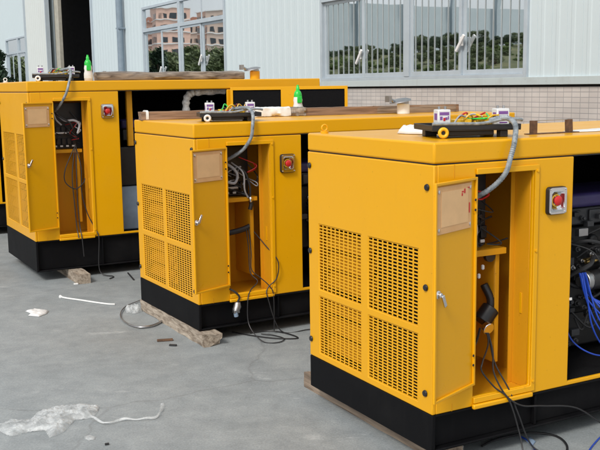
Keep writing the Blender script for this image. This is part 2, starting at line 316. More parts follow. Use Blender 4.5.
# ------------------------------------------------------------------ mesh builder
class MB:
    def __init__(s): s.v = []; s.f = []; s.mi = []; s.cur = 0
    def add(s, vs, fs):
        o = len(s.v); s.v += [tuple(v) for v in vs]; s.f += [tuple(i + o for i in f) for f in fs]; s.mi += [s.cur] * len(fs); return s
    def box(s, x0, y0, z0, x1, y1, z1, mtx=None):
        vs = [Vector((x, y, z)) for z in (z0, z1) for y in (y0, y1) for x in (x0, x1)]
        if mtx: vs = [mtx @ v for v in vs]
        return s.add(vs, [(0, 2, 3, 1), (4, 5, 7, 6), (0, 1, 5, 4), (2, 6, 7, 3), (0, 4, 6, 2), (1, 3, 7, 5)])
    def grid(s, xs, zs, hole, t, frame):
        """sheet with holes: xs, zs breaks; hole(i,j) True leaves the cell open; frame(a,b,d) maps to 3-D"""
        nx, nz = len(xs), len(zs); idx = {}
        vs, fs = [], []
        def V(i, j, k):
            if (i, j, k) not in idx: idx[(i, j, k)] = len(vs); vs.append(frame(xs[i], zs[j], (0, t)[k]))
            return idx[(i, j, k)]
        solid = lambda i, j: 0 <= i < nx - 1 and 0 <= j < nz - 1 and not hole(i, j)
        for i in range(nx - 1):
            for j in range(nz - 1):
                if not solid(i, j): continue
                fs.append((V(i, j, 0), V(i + 1, j, 0), V(i + 1, j + 1, 0), V(i, j + 1, 0)))
                fs.append((V(i, j, 1), V(i, j + 1, 1), V(i + 1, j + 1, 1), V(i + 1, j, 1)))
                if not solid(i - 1, j): fs.append((V(i, j, 0), V(i, j + 1, 0), V(i, j + 1, 1), V(i, j, 1)))
                if not solid(i + 1, j): fs.append((V(i + 1, j, 0), V(i + 1, j, 1), V(i + 1, j + 1, 1), V(i + 1, j + 1, 0)))
                if not solid(i, j - 1): fs.append((V(i, j, 0), V(i, j, 1), V(i + 1, j, 1), V(i + 1, j, 0)))
                if not solid(i, j + 1): fs.append((V(i, j + 1, 0), V(i + 1, j + 1, 0), V(i + 1, j + 1, 1), V(i, j + 1, 1)))
        return s.add(vs, fs)
    def tube(s, pts, r, n=8, caps=True):
        pts = [Vector(p) for p in pts]; k = len(pts); rs = r if isinstance(r, (list, tuple)) else [r] * k
        vs, fs = [], []; ref = None
        for i, p in enumerate(pts):
            d = (pts[min(i + 1, k - 1)] - pts[max(i - 1, 0)])
            if d.length < 1e-9: d = Vector((0, 0, 1))
            d.normalize()
            if ref is None:
                ref = d.orthogonal().normalized()
            ref = (ref - d * ref.dot(d))
            ref = ref.normalized() if ref.length > 1e-6 else d.orthogonal().normalized()
            b = d.cross(ref)
            for q in range(n):
                a = 2 * math.pi * q / n; vs.append(p + (ref * math.cos(a) + b * math.sin(a)) * rs[i])
        for i in range(k - 1):
            for q in range(n):
                fs.append((i * n + q, i * n + (q + 1) % n, (i + 1) * n + (q + 1) % n, (i + 1) * n + q))
        if caps: fs += [tuple(range(n - 1, -1, -1)), tuple((k - 1) * n + q for q in range(n))]
        return s.add(vs, fs)
    def cyl(s, a, b, r, n=16): return s.tube([a, b], r, n)
    def lathe(s, prof, o, axis='Z', n=24):
        """prof: list of (r, h)"""
        vs, fs = [], []; k = len(prof); o = Vector(o)
        for r, h in prof:
            for q in range(n):
                a = 2 * math.pi * q / n; c, d = r * math.cos(a), r * math.sin(a)
                vs.append(o + Vector({'Z': (c, d, h), 'Y': (c, h, d), 'X': (h, c, d)}[axis]))
        for i in range(k - 1):
            for q in range(n):
                fs.append((i * n + q, i * n + (q + 1) % n, (i + 1) * n + (q + 1) % n, (i + 1) * n + q))
        fs += [tuple(range(n)), tuple((k - 1) * n + q for q in range(n))]
        return s.add(vs, fs)
    def torus(s, o, R1, r, axis='Y', n=28, k=10, mtx=None):
        vs, fs = [], []; o = Vector(o)
        for i in range(n):
            a = 2 * math.pi * i / n
            for j in range(k):
                b = 2 * math.pi * j / k; rr = R1 + r * math.cos(b)
                c, d, h = rr * math.cos(a), rr * math.sin(a), r * math.sin(b)
                vs.append(o + Vector({'Z': (c, d, h), 'Y': (c, h, d), 'X': (h, c, d)}[axis]))
        for i in range(n):
            for j in range(k):
                fs.append((i * k + j, ((i + 1) % n) * k + j, ((i + 1) % n) * k + (j + 1) % k, i * k + (j + 1) % k))
        if mtx: vs = [mtx @ v for v in vs]
        return s.add(vs, fs)
    def build(s, name, mats, parent=None, bevel=0.0, smooth=True, seg=2, recalc=True):
        me = bpy.data.meshes.new(name); me.from_pydata(s.v, [], s.f)
        mats = mats if isinstance(mats, list) else [mats]
        for q in mats: me.materials.append(q)
        if len(mats) > 1: me.polygons.foreach_set('material_index', s.mi)
        if recalc:
            bm = bmesh.new(); bm.from_mesh(me); bmesh.ops.recalc_face_normals(bm, faces=bm.faces); bm.to_mesh(me); bm.free()
        if smooth:
            me.polygons.foreach_set('use_smooth', [True] * len(me.polygons)); me.set_sharp_from_angle(angle=R(38))
        me.update()
        o = bpy.data.objects.new(name, me); COL.objects.link(o)
        if parent: o.parent = parent
        if bevel:
            b = o.modifiers.new('bevel', 'BEVEL'); b.width = bevel; b.segments = seg; b.limit_method = 'ANGLE'; b.angle_limit = R(50)
            b.harden_normals = False
        return o

def tag(o, label=None, cat=None, group=None, kind=None):
    if label: o['label'] = label
    if cat: o['category'] = cat
    if group: o['group'] = group
    if kind: o['kind'] = kind
    return o
def empty(name, loc, rz=0.0, label=None, cat=None, group=None):
    o = bpy.data.objects.new(name, None); COL.objects.link(o); o.location = loc; o.rotation_euler = (0, 0, rz); o.empty_display_size = 0.2
    return tag(o, label, cat, group)
def curve(pts, n=8):
    """Catmull-Rom through pts"""
    P = [Vector(p) for p in pts]; P = [2 * P[0] - P[1]] + P + [2 * P[-1] - P[-2]]; out = []
    for i in range(1, len(P) - 2):
        for k in range(n):
            t = k / n; a, b, c, d = P[i - 1:i + 3]
            out.append(0.5 * (2 * b + (c - a) * t + (2 * a - 5 * b + 4 * c - d) * t * t + (3 * b - a - 3 * c + d) * t ** 3))
    out.append(P[-2]); return out

# ------------------------------------------------------------------ ground
g = MB(); N = 40
g.add([(-400, -300, 0), (400, -300, 0), (400, 500, 0), (-400, 500, 0)], [(0, 1, 2, 3)])
gr = g.build('ground', M['concrete'], smooth=False, recalc=False); tag(gr, 'grey stained concrete yard', 'ground', kind='structure')

# ------------------------------------------------------------------ factory building (local x into the building, y along the wall, z up)
fac = empty('factory_building', SD * WALL_D, YAW, 'long factory hall clad in pale blue ribbed sheet above a tiled base', 'building')
TOPZ = 7.0
def corrugated(w0, w1, z0, z1, proud=0.0, name='wall_cladding', mt='clad', pitch=0.2, thick=0.05):
    b = MB(); prof = []; w = w0
    d = 0.004
    while w < w1 - 1e-6:
        for dw, h in ((0, 0), (0.055, 0), (0.068, -d), (0.102, -d), (0.115, 0), (0.1575, 0), (0.1585, 0.004), (0.165, 0.004), (0.166, 0)):
            if w + dw * pitch / 0.2 < w1: prof.append((w + dw * pitch / 0.2, h))
        w += pitch
    prof.append((w1, 0))
    vs = []; fs = []
    for q, h in prof: vs += [(h - proud, q, z0), (h - proud, q, z1)]
    for i in range(len(prof) - 1): fs.append((2 * i, 2 * i + 1, 2 * i + 3, 2 * i + 2))
    b.add(vs, fs)
    # back of the sheet, so it has a body
    b.box(0.006 - proud, w0, z0, 0.006 - proud + thick, w1, z1)
    return b.build(name, M[mt], fac, smooth=False, recalc=False)
WB, WT = 1.80, 3.36
WINS = [(7.08, 11.16), (14.30, 18.34), (28.02, 31.5)]
DOOR = (21.84, 25.5)
for w0, w1 in ((-6, 7.08), (11.16, 14.30), (18.34, 21.84), (25.5, 28.02), (31.5, 50)):
    corrugated(w0, w1, 1.80, TOPZ)
for w0, w1 in WINS: corrugated(w0, w1, WT, TOPZ)
corrugated(DOOR[0], DOOR[1], 5.2, TOPZ)
# tiled base
b = MB()
b.box(0.0, -6, 0, 0.15, DOOR[0], 1.70); b.box(0.0, DOOR[1], 0, 0.15, 50, 1.70)
b.build('tiled_base', M['tiles'], fac, smooth=False)
# recess under the flashing, its shadow painted as a dark strip, and the flashing itself
b = MB(); b.box(0.03, -6, 1.70, 0.15, DOOR[0], 1.722); b.box(0.03, DOOR[1], 1.70, 0.15, 50, 1.722)
b.build('shadow_gap', M['dark'], fac, smooth=False)
b = MB(); b.box(-0.035, -6, 1.722, 0.15, DOOR[0], 1.80); b.box(-0.035, DOOR[1], 1.722, 0.15, 50, 1.80)
b.build('sill_flashing', M['sill'], fac, bevel=0.004)
# roof edge, end walls, back, so the hall is a closed block
b = MB(); b.box(-0.25, -6.2, TOPZ, 14, 50.2, TOPZ + 0.25)
b.build('roof', M['cladwarm'], fac, smooth=False)
b = MB(); b.box(0.16, -6.05, 0, 13.9, -6, TOPZ); b.box(0.16, 50, 0, 13.9, 50.05, TOPZ); b.box(13.9, -6, 0, 13.95, 50, TOPZ)
b.build('rear_wall', M['cladwarm'], fac, smooth=False)
# rooms behind the glass and the dark hall behind the door
for w0, w1 in WINS:
    b = MB()
    b.add([(0.17, w0 - 0.3, 1.0), (0.17, w1 + 0.3, 1.0), (3.0, w1 + 0.3, 1.0), (3.0, w0 - 0.3, 1.0),
           (0.17, w0 - 0.3, 3.6), (0.17, w1 + 0.3, 3.6), (3.0, w1 + 0.3, 3.6), (3.0, w0 - 0.3, 3.6)],
          [(0, 1, 2, 3), (4, 7, 6, 5), (3, 2, 6, 7), (0, 3, 7, 4), (1, 5, 6, 2)])
    b.build('room', M['room'], fac, smooth=False, recalc=False)
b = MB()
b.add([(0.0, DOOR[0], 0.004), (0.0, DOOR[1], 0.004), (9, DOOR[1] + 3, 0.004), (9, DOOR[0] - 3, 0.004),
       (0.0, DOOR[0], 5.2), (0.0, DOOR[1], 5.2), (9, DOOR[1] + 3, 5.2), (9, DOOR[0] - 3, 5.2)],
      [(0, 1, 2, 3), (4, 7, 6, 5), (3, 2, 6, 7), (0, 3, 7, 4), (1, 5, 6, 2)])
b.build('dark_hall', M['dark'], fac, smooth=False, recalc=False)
# door jamb trims, column in the opening, sliding leaf hung outside
b = MB(); b.box(-0.05, DOOR[0] - 0.06, 0, 0.12, DOOR[0], 5.2); b.build('door_jamb', M['alu'], fac, bevel=0.004)
b = MB(); b.box(0.03, 25.0, 0, 0.13, 25.38, 5.2); b.build('door_column', M['beige'], fac, bevel=0.006)
corrugated(25.46, 27.9, 0.05, 5.3, proud=0.16, name='sliding_door', mt='cladwarm', pitch=0.22)
b = MB(); b.box(-0.21, 25.40, 0.05, -0.10, 25.46, 5.3); b.box(-0.21, 27.9, 0.05, -0.10, 27.96, 5.3)
b.build('sliding_door_edge', M['alu'], fac)
b = MB(); b.box(-0.24, 21.4, 5.31, -0.03, 28.2, 5.5); b.build('door_rail', M['alu'], fac)
# drainpipe
b = MB(); b.cyl((-0.11, 19.5, 0.0), (-0.11, 19.5, TOPZ - 0.01), 0.07)
for z in (1.2, 3.0, 4.8): b.box(-0.17, 19.41, z, -0.021, 19.59, z + 0.03)
b.build('drainpipe', M['pipe'], fac)
# windows
def window(w0, w1, latches, bars=True):
    f = MB(); fx0, fx1 = -0.03, 0.07; n = 4; sw = (w1 - w0 - 0.10) / n
    f.box(fx0, w0, WB, fx1, w0 + 0.05, WT); f.box(fx0, w1 - 0.05, WB, fx1, w1, WT)
    f.box(fx0, w0 + 0.05, WB, fx1, w1 - 0.05, WB + 0.035); f.box(fx0, w0 + 0.05, WT - 0.05, fx1, w1 - 0.05, WT)
    f.box(fx0 - 0.004, w0 + 0.05, 2.86, fx1, w1 - 0.05, 2.93)
    mid = (w0 + w1) / 2
    f.box(fx0 - 0.006, mid - 0.05, WB + 0.035, fx1, mid + 0.05, WT - 0.05)
    win = f.build('window', M['alu'], fac, bevel=0.003)
    dk = MB()
    for i in range(n):
        a = w0 + 0.05 + i * sw + (0.05 if i == 2 else 0.0); c = w0 + 0.05 + (i + 1) * sw - (0.05 if i == 1 else 0.0)
        d = 0.012 if i in (0, 3) else -0.014          # sliding sashes in two tracks
        z0, z1 = WB + 0.036, 2.858
        s = MB(); fw = 0.045
        s.box(d, a, z0, d + 0.03, a + fw, z1); s.box(d, c - fw, z0, d + 0.03, c, z1)
        s.box(d, a + fw, z0, d + 0.03, c - fw, z0 + 0.055); s.box(d, a + fw, z1 - 0.04, d + 0.03, c - fw, z1)
        so = s.build('sash', M['alu'], win, bevel=0.002)
        p = MB(); p.box(d + 0.012, a + fw - 0.004, z0 + 0.05, d + 0.018, c - fw + 0.004, z1 - 0.036)
        p.build('pane', M['glass'], win, smooth=False)
        p = MB(); p.box(0.012, a, 2.931, 0.018, c, WT - 0.051)
        p.build('pane', M['glass'], win, smooth=False)
        if i != 2:
            q = MB(); q.box(0.008, c + (-0.02 if i == 1 else -0.022), 2.931, 0.05, c + (0.0 if i == 1 else 0.022), WT - 0.051); q.build('mullion', M['alu'], win)
    # dark gaps where the sashes overlap
    for k in (1, 3):
        y = w0 + 0.05 + k * sw; dk.box(0.0135, y - 0.06 if k == 3 else y + 0.0, WB + 0.04, 0.06, y if k == 3 else y + 0.05, 2.85)
    if bars:
        br = MB()
        for i in range(n):
            a = w0 + 0.095 + i * sw + (0.05 if i == 2 else 0.0); c = w0 + 0.005 + (i + 1) * sw - (0.05 if i == 1 else 0.0)
            d = 0.012 if i in (0, 3) else -0.014; k = 7
            for q in range(k):
                y = a + (c - a) * (q + 0.6) / k
                br.box(d + 0.003, y - 0.0032, WB + 0.089, d + 0.009, y + 0.0032, 2.82); br.box(0.002, y - 0.0032, 2.932, 0.008, y + 0.0032, WT - 0.051)
        br.build('bar_grille', M['bars'], win, smooth=False)
    for y, z in latches:
        l = MB(); mt = Matrix.Translation((-0.05, y, z)) @ Matrix.Rotation(R(38), 4, 'X')
        l.box(-0.012, -0.018, -0.11, 0.012, 0.018, 0.11, mt)
        mt2 = Matrix.Translation((-0.035, y, z + 0.02)); l.box(-0.006, -0.02, -0.05, 0.02, 0.02, 0.05, mt2)
        l.build('latch', M['whiteplastic'], win, bevel=0.006)
    return win
window(*WINS[0], [(10.14, 2.10), (8.10, 2.18)])
window(*WINS[1], [(15.32, 2.22), (17.32, 2.06)], bars=False)
window(*WINS[2], [], bars=False)

# ------------------------------------------------------------------ generators
def gen(g, name, label, x, y, yaw, W, z0, z1, zs, zt, L, grille, door, plate_z, estop, bay, latches, contents):
    root = empty('generator_set', (x, y, 0), yaw, label, 'generator', 'yellow generator sets in a row')
    t = 0.02
    # --- base: channel rails with flanges, end plates
    b = MB()
    b.box(0, 0, z0, 0.02, W, z1); b.box(L - 0.02, 0, z0, L, W, z1)
    for s in (0, 1):
        Y = lambda v: v if s == 0 else W - v
        def bx(a, c, e, d, q, h): b.box(a, min(Y(c), Y(q)), e, d, max(Y(c), Y(q)), h)
        bx(0.02, 0.035, z0 + 0.012, L - 0.02, 0.05, z1 - 0.012)
        bx(0.02, 0.0, z0, L - 0.02, 0.09, z0 + 0.012); bx(0.02, 0.0, z1 - 0.012, L - 0.02, 0.09, z1)
        k = 0.62
        while k < L - 0.1:
            bx(k, 0.008, z0 + 0.012, k + 0.012, 0.035, z1 - 0.012); k += 0.62
    b.box(0.02, 0.09, z1 - 0.01, L - 0.02, W - 0.09, z1)
    b.build('base_frame', M['black'], root, bevel=0.004)
    zb = z1 + 0.002
    # --- housing
    v = grille; h = MB()
    ys = [0, v[0], v[1], v[2], v[3], W]; zz = [zb, v[4], v[5], v[6], v[7], zs]
    h.grid(ys, zz, lambda i, j: i in (1, 3) and j in (1, 3), t, lambda a, c, d: Vector((d, a, c)))
    du0, du1, dz0, dz1 = door; b0, b1 = bay
    xs = [t, du0, du1, b0, b1, L - t]; zz = [zb, z1 + 0.022, dz0, dz1, zs]
    def hole(i, j): return (i == 1 and j == 2) or (i == 3 and j in (1, 2, 3))
    h.grid(xs, zz, hole, t, lambda a, c, d: Vector((a, d, c)))
    h.box(t, W - t, zb, L - t, W, zs); h.box(L - t, 0, zb, L, W, zs)
    hs = h.build('housing', M['yellow'], root, bevel=0.005)
    for za_, zc_ in ((zs - 0.06, zs - 0.001), (zb + 0.001, dz0 - 0.01)):    # joint of the corner post
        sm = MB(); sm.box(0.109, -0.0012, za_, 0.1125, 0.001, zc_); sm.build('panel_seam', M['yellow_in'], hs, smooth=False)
    # opening frame
    f = MB(); w = 0.028
    f.grid([du0 - w, du0 - 0.002, du1 + 0.002, du1 + w], [dz0 - 0.03, dz0 - 0.002, dz1 + 0.002, dz1 + w], lambda i, j: (i == 1 and j == 1) or i == 0, 0.010, lambda a, c, d: Vector((a, -0.0015 - d, c)))
    f.build('opening_frame', M['yellow'], root, bevel=0.003)
    sl = MB(); sl.box(du0 - 0.01, -0.022, dz0 - 0.055, du1 + 0.01, -0.0015, dz0 - 0.032)
    sl.build('kick_lip', M['yellow'], root, bevel=0.006)
    # compartment: floor, back, left, ceiling, right return
    c = MB(); cx0, cx1, cy = 0.045, du1 + 0.13, contents['deep']; k = 0.006; fz = dz0 - 0.02
    c.box(cx0, t, fz - k, cx1, cy, fz)                                   # floor
    c.box(cx0, cy, fz - k, cx1, cy + k, dz1 + 0.02)                      # back
    c.box(cx0 - k, t, fz - k, cx0, cy + k, dz1 + 0.02); c.box(cx1, t, fz - k, cx1 + k, cy + k, dz1 + 0.02)
    c.box(cx0, t, dz1 + 0.02, cx1, cy, dz1 + 0.02 + k)
    c.box(du1 + 0.001, t, fz, du1 + 0.007, 0.125, dz1 + 0.019)           # right return
    c.box(du1 - 0.022, 0.125, fz, du1 + 0.007, 0.131, dz1 + 0.019)       # its folded edge
    zsh = dz0 + (dz1 - dz0) * 0.625
    c.box(cx0 + 0.01, 0.15, zsh, du1 - 0.03, cy - 0.02, zsh + 0.008)            # shelf
    c.box(cx0 + 0.01, 0.142, zsh - 0.022, du1 - 0.03, 0.150, zsh + 0.008)
    c.box(du1 - 0.075, 0.175, fz + 0.10, du1 - 0.069, min(0.42, cy - 0.01), zsh - 0.025)   # lower divider
    c.box(du1 - 0.075, 0.168, fz + 0.10, du1 - 0.05, 0.174, zsh - 0.025)
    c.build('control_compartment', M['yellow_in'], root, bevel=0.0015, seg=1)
    sl = MB(); zq = dz0 + (dz1 - dz0) * 0.33
    sl.box(du1 - 0.0035, 0.06, zq, du1 + 0.001, 0.075, zq + 0.10); sl.build('latch_slot', M['yellow'], root, bevel=0.001)
    # grilles: perforated sheet with real slots, louvre slats behind
    nx, nz = (10, 21) if g != 'large' else (14, 30)
    for (ya, yb) in ((v[0], v[1]), (v[2], v[3])):
        for (za, zc) in ((v[4], v[5]), (v[6], v[7])):
            def breaks(a, bb, n, duty):
                p = (bb - a) / n; o = [a + 0.001]
                for q in range(n): o += [a + p * (q + 0.5 - duty / 2), a + p * (q + 0.5 + duty / 2)]
                return o + [bb - 0.001]
            pr = MB(); pr.grid(breaks(ya, yb, nx, 0.74), breaks(za, zc, nz, 0.58), lambda i, j: i % 2 == 1 and j % 2 == 1, 0.0015, lambda a, cc, d: Vector((0.003 + d, a, cc)))
            gp = pr.build('vent_grille', M['yellow'], root, smooth=False)
            lv = MB(); q = za + 0.02
            while q < zc - 0.03:
                mt = Matrix.Translation((0.05, 0, q)) @ Matrix.Rotation(R(28), 4, 'Y')
                lv.box(-0.002, ya - 0.015, 0.0, 0.002, yb + 0.015, 0.085, mt); q += 0.105
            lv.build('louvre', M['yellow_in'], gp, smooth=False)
    # dark lining of the air duct and engine bay
    ln = MB()
    ln.box(0.10, t + 0.001, zb, 0.106, W - t - 0.001, zs - 0.01) if False else None
    x0 = cx1 + 0.03; 
    ln.add([(x0, 0.025, zb + 0.006), (L - 0.03, 0.025, zb + 0.006), (L - 0.03, W - 0.03, zb + 0.006), (x0, W - 0.03, zb + 0.006),
            (x0, 0.025, zs + 0.02), (L - 0.03, 0.025, zs + 0.02), (L - 0.03, W - 0.03, zs + 0.02), (x0, W - 0.03, zs + 0.02)],
           [(0, 1, 2, 3), (4, 7, 6, 5), (3, 2, 6, 7), (0, 3, 7, 4), (1, 5, 6, 2)])
    ln.add([(0.14, cy + 0.03, zb + 0.01), (0.14, W - 0.03, zb + 0.01), (0.14, W - 0.03, zs), (0.14, cy + 0.03, zs)], [(0, 1, 2, 3)])
    ln.add([(0.043 - 0.012, 0.022, zb + 0.01), (0.043 - 0.012, 0.022, zs), (0.036, cy, zs), (0.036, cy, zb + 0.01)], [(0, 1, 2, 3)])
    ln.build('foam_lining', M['foam'], root, smooth=False, recalc=False)
    # --- roof cover with a thin seam under it
    r = MB(); r.box(0.0, 0.0, zs + 0.006, L, W, zt); r.build('roof_cover', M['yellow'], root, bevel=0.010, seg=3)
    r = MB(); r.box(0.008, 0.008, zs + 0.0005, L - 0.008, W - 0.008, zs + 0.0055); r.build('roof_seal', M['rubber'], root, smooth=False)
    # lifting eyes, exhaust outlet
    for (u, w_) in ((0.055, W - 0.09), (L - 0.2, W - 0.10)):
        e = MB(); e.cyl((u, w_, zt), (u, w_, zt + 0.012), 0.022); e.torus((u, w_, zt + 0.028), 0.016, 0.005, 'Y')
        e.build('lifting_eye', M['yellow'] if g != 'large' else M['whiteplastic'], root)
    ux, uy = {'near': (2.1, 0.42), 'mid': (2.06, 0.46), 'large': (2.46, 0.40)}[g]
    e = MB(); e.cyl((ux, uy, zt), (ux, uy, zt + 0.085), 0.052, 20); e.build('exhaust_stub', M['yellow'] if g == 'large' else M['film'], root, bevel=0.004)
    cp = MB(); mt = Matrix.Translation((ux - 0.03, uy, zt + 0.105)) @ Matrix.Rotation(R(-11), 4, 'Y')
    vs = []
    prof = [(0.002, 0.022), (0.06, 0.016), (0.088, 0.004), (0.09, -0.004), (0.06, -0.008)]
    cp.lathe(prof, (0, 0, 0)); cp.v = [tuple(mt @ Vector(q)) for q in cp.v]
    cp.cyl((ux - 0.16, uy - 0.02, zt + 0.128), (ux - 0.09, uy - 0.005, zt + 0.10), 0.014)
    cp.box(ux - 0.175, uy - 0.045, zt + 0.10, ux - 0.145, uy + 0.01, zt + 0.15)
    cp.cyl((ux, uy, zt + 0.085), (ux, uy, zt + 0.105), 0.045)
    cp.build('rain_cap', M['steel'], root)
    # --- open control door folded back
    dw = du1 - du0 + 0.004; dzb, dzt = dz0 + 0.063, dz1 - 0.008
    hx, ang = du0 - 0.006, R(180 + 20.7)
    dmat = Matrix.Translation((hx, -0.006, 0)) @ Matrix.Rotation(ang, 4, 'Z')
    d = MB(); d.box(0, -0.004, dzb, dw, 0.0, dzt, dmat)                   # skin
    for q in ((0.0, dzb, 0.012, dzt), (dw - 0.012, dzb, dw, dzt), (0.012, dzb, dw - 0.012, dzb + 0.012), (0.012, dzt - 0.012, dw - 0.012, dzt)):
        d.box(q[0], 0.0, q[1], q[2], 0.012, q[3], dmat)                   # return flange on the inner face
    dr = d.build('door', M['yellow'], root, bevel=0.002)
    p0, p1 = plate_z
    pl = MB(); pl.box(0.045, 0.002, p0, dw - 0.014, 0.006, p1, dmat); po = pl.build('document_pocket', M['plate'], dr, bevel=0.002)
    pp = MB(); pp.box(0.075, 0.0062, p0 + 0.03, dw - 0.05, 0.0072, p1 - 0.022, dmat); pp.build('paper_sheet', M['paper'], dr, smooth=False)
    sc = MB()
    for a in (0.058, dw - 0.03):
        for cc in (p0 + 0.02, p1 - 0.02): sc.add(*lathe_on(dmat, a, 0.006, cc, 0.008, 0.004))
    sc.build('pocket_screw', M['chrome'], dr)
    marks = {'near': [(0.10, .16, .012, .02), (0.115, .165, .016, .006), (0.122, .15, .01, .012), (0.06, .07, .008, .045), (.062, .18, .018, .005)]}.get(g, [])
    for a, cc, wd, ht in marks:
        mk = MB(); mk.box(a, 0.0073, p0 + cc, a + wd, 0.0081, p0 + cc + ht, dmat); mk.build('red_marking', M['redplastic'], dr, smooth=False)
    hz = dzb + (dzt - dzb) * (0.50 if g != 'large' else 0.52)
    hd = MB(); hd.add(*lathe_on(dmat, dw - 0.032, 0.0, hz, 0.020, 0.012)); hd.add(*lathe_on(dmat, dw - 0.032, 0.012, hz, 0.012, 0.012))
    mt = dmat @ Matrix.Translation((dw - 0.032, 0.028, hz)) @ Matrix.Rotation(R(25 if g == 'near' else -28), 4, 'Y')
    sgn = -1 if g == 'near' else 1
    hd.box(-0.009, -0.005, min(0, sgn * 0.058), 0.009, 0.005, max(0.0, sgn * 0.058), mt)
    hd.build('door_handle', M['chrome'], dr, bevel=0.003)
    hg = MB()
    for cc in (dzb + 0.10, dzb + 0.145, dzt - 0.10, dzt - 0.145): hg.add(*lathe_on(dmat, 0.022, 0.012, cc, 0.006, 0.004))
    hg.build('hinge_screw', M['blackp'], dr)
    # --- quarter-turn latches on the end panel
    for (a, cc) in latches:
        q = MB(); q.lathe([(0.014, 0.0), (0.016, -0.004), (0.013, -0.010), (0.004, -0.011)], (0, a, cc), 'X', 14); q.build('panel_latch', M['blackp'], root)
    # --- emergency stop in its recessed square cup
    eu, ez = estop; es = MB(); hw, hh = 0.058, 0.066
    rr = 0.018; ring = []
    for (cx, cz, a0) in ((hw - rr, hh - rr, 0), (-hw + rr, hh - rr, 90), (-hw + rr, -hh + rr, 180), (hw - rr, -hh + rr, 270)):
        for k2 in range(5): a = R(a0 + k2 * 22.5); ring.append((cx + rr * math.cos(a), cz + rr * math.sin(a)))
    n = len(ring); vs = []; fs = []
    prof = [(1.0, -0.001, 0), (1.0, -0.018, 0), (0.94, -0.024, 0)]
    for sc_, yy, _ in prof: vs += [(eu + a * sc_, yy, ez + bq * sc_) for a, bq in ring]
    # round bowl going in
    for rad, yy in ((0.0515, -0.024), (0.051, -0.0242), (0.047, -0.015), (0.040, -0.006), (0.028, -0.002), (0.018, -0.0015)):
        for a, bq in ring:
            an = math.atan2(bq, a); vs.append((eu + rad * math.cos(an), yy, ez + rad * math.sin(an)))
    for i in range(len(prof) + 5):
        for q in range(n): fs.append((i * n + q, i * n + (q + 1) % n, (i + 1) * n + (q + 1) % n, (i + 1) * n + q))
    fs.append(tuple((len(prof) + 5) * n + q for q in range(n)))
    es.add(vs[:3 * n], [f for f in fs if max(f) < 3 * n]); bez = es.build('stop_bezel', M['blackp'] if g != 'large' else M['steel'], root)
    es = MB(); es.add(vs[2 * n:], [tuple(i - 2 * n for i in f) for f in fs if min(f) >= 2 * n]); es.build('stop_cup', M['chrome'], bez)
    es = MB(); es.lathe([(0.011, -0.002), (0.011, -0.016), (0.022, -0.018), (0.024, -0.026), (0.018, -0.031), (0.004, -0.032)], (eu, 0, ez), 'Y', 20)
    es.build('stop_button', M['redplastic'], bez)
    es = MB(); es.torus((eu, -0.010, ez), 0.026, 0.004, 'Y'); es.build('stop_collar', M['yellowplastic'], bez) if g != 'large' else None
    es = MB()
    for a in (-0.047, 0.047):
        for cc in (-0.054, 0.054): es.lathe([(0.005, -0.014), (0.005, -0.017), (0.002, -0.018)], (eu + a, -0.009, ez + cc), 'Y', 10)
    es.build('bezel_screw', M['chrome'], bez)
    es = MB()                                                          # small bolts beside the opening
    for cc in (dz0 + 0.02, zsh + 0.01, dz1 - 0.0): es.lathe([(0.008, -0.0118), (0.008, -0.016), (0.002, -0.017)], (du1 + 0.015, 0, cc), 'Y', 10)
    es.build('frame_bolt', M['yellow'], root)
    # --- controls inside the upper compartment
    tb = MB(); tb.box(cx0 + 0.03, 0.24, zsh + 0.012, contents['box_u'], min(0.42, cy - 0.01), dz1 - 0.02)
    for k2 in range(8): tb.box(cx0 + 0.05 + 0.05 * k2, 0.215, zsh + 0.05, cx0 + 0.085 + 0.05 * k2, 0.24, zsh + 0.11) if cx0 + 0.09 + 0.05 * k2 < contents['box_u'] else None
    for k2 in range(8): tb.box(cx0 + 0.05 + 0.05 * k2, 0.225, zsh + 0.15, cx0 + 0.09 + 0.05 * k2, 0.24, zsh + 0.22) if cx0 + 0.10 + 0.05 * k2 < contents['box_u'] else None
    tbo = tb.build('terminal_box', M['blackp'], root, bevel=0.003)
    rel = MB()
    for k2 in range(7):
        uu = cx0 + 0.06 + 0.055 * k2
        if uu + 0.03 < contents['box_u']: rel.box(uu, 0.205, zsh + 0.03, uu + 0.025, 0.214, zsh + 0.045)
    rel.build('relay', M['whiteplastic'], tbo, bevel=0.002)
    for kk, (mt_, pts, rad) in enumerate(contents['wires']):
        wv = MB(); wv.tube(curve(pts), rad, 8); wv.build('cable', M[mt_], root)
    rs = random.Random(hash(g) % 1 + len(label))
    for q in range(9):
        u0 = rs.uniform(du0 + 0.02, min(du1 - 0.04, contents['box_u'])); zq0 = rs.uniform(zsh + 0.10, dz1 - 0.08); pts = [(u0, 0.215, zq0)]
        for _ in range(4): pts.append((min(du1 - 0.03, max(du0 - 0.05, pts[-1][0] + rs.uniform(-0.09, 0.11))), rs.uniform(0.13, 0.20), max(zsh + 0.03, min(dz1 - 0.05, pts[-1][2] + rs.uniform(-0.10, 0.05)))))
        wv = MB(); wv.tube(curve(pts, 6), 0.003 + 0.002 * rs.random(), 6); wv.build('lead', M[rs.choice(['cable', 'cable', 'greycable', 'whiteplastic', 'cable', 'redplastic'])], root)
    for o_ in contents.get('extra', []): o_(root)
    # --- engine in the bay
    ex0, ex1, ez0 = b0 + 0.12, min(b1 + 0.3, L - 0.25), z1 + 0.05
    H_ = zs - z1
    en = MB(); en.box(ex0 + 0.05, 0.30, ez0 + 0.18 * H_, ex1, W - 0.3, ez0 + 0.60 * H_)
    en.box(ex0 + 0.10, 0.26, ez0 + 0.22 * H_, ex1 - 0.1, 0.30, ez0 + 0.42 * H_); en.box(ex0 + 0.2, 0.36, ez0, ex1 - 0.1, W - 0.36, ez0 + 0.18 * H_)
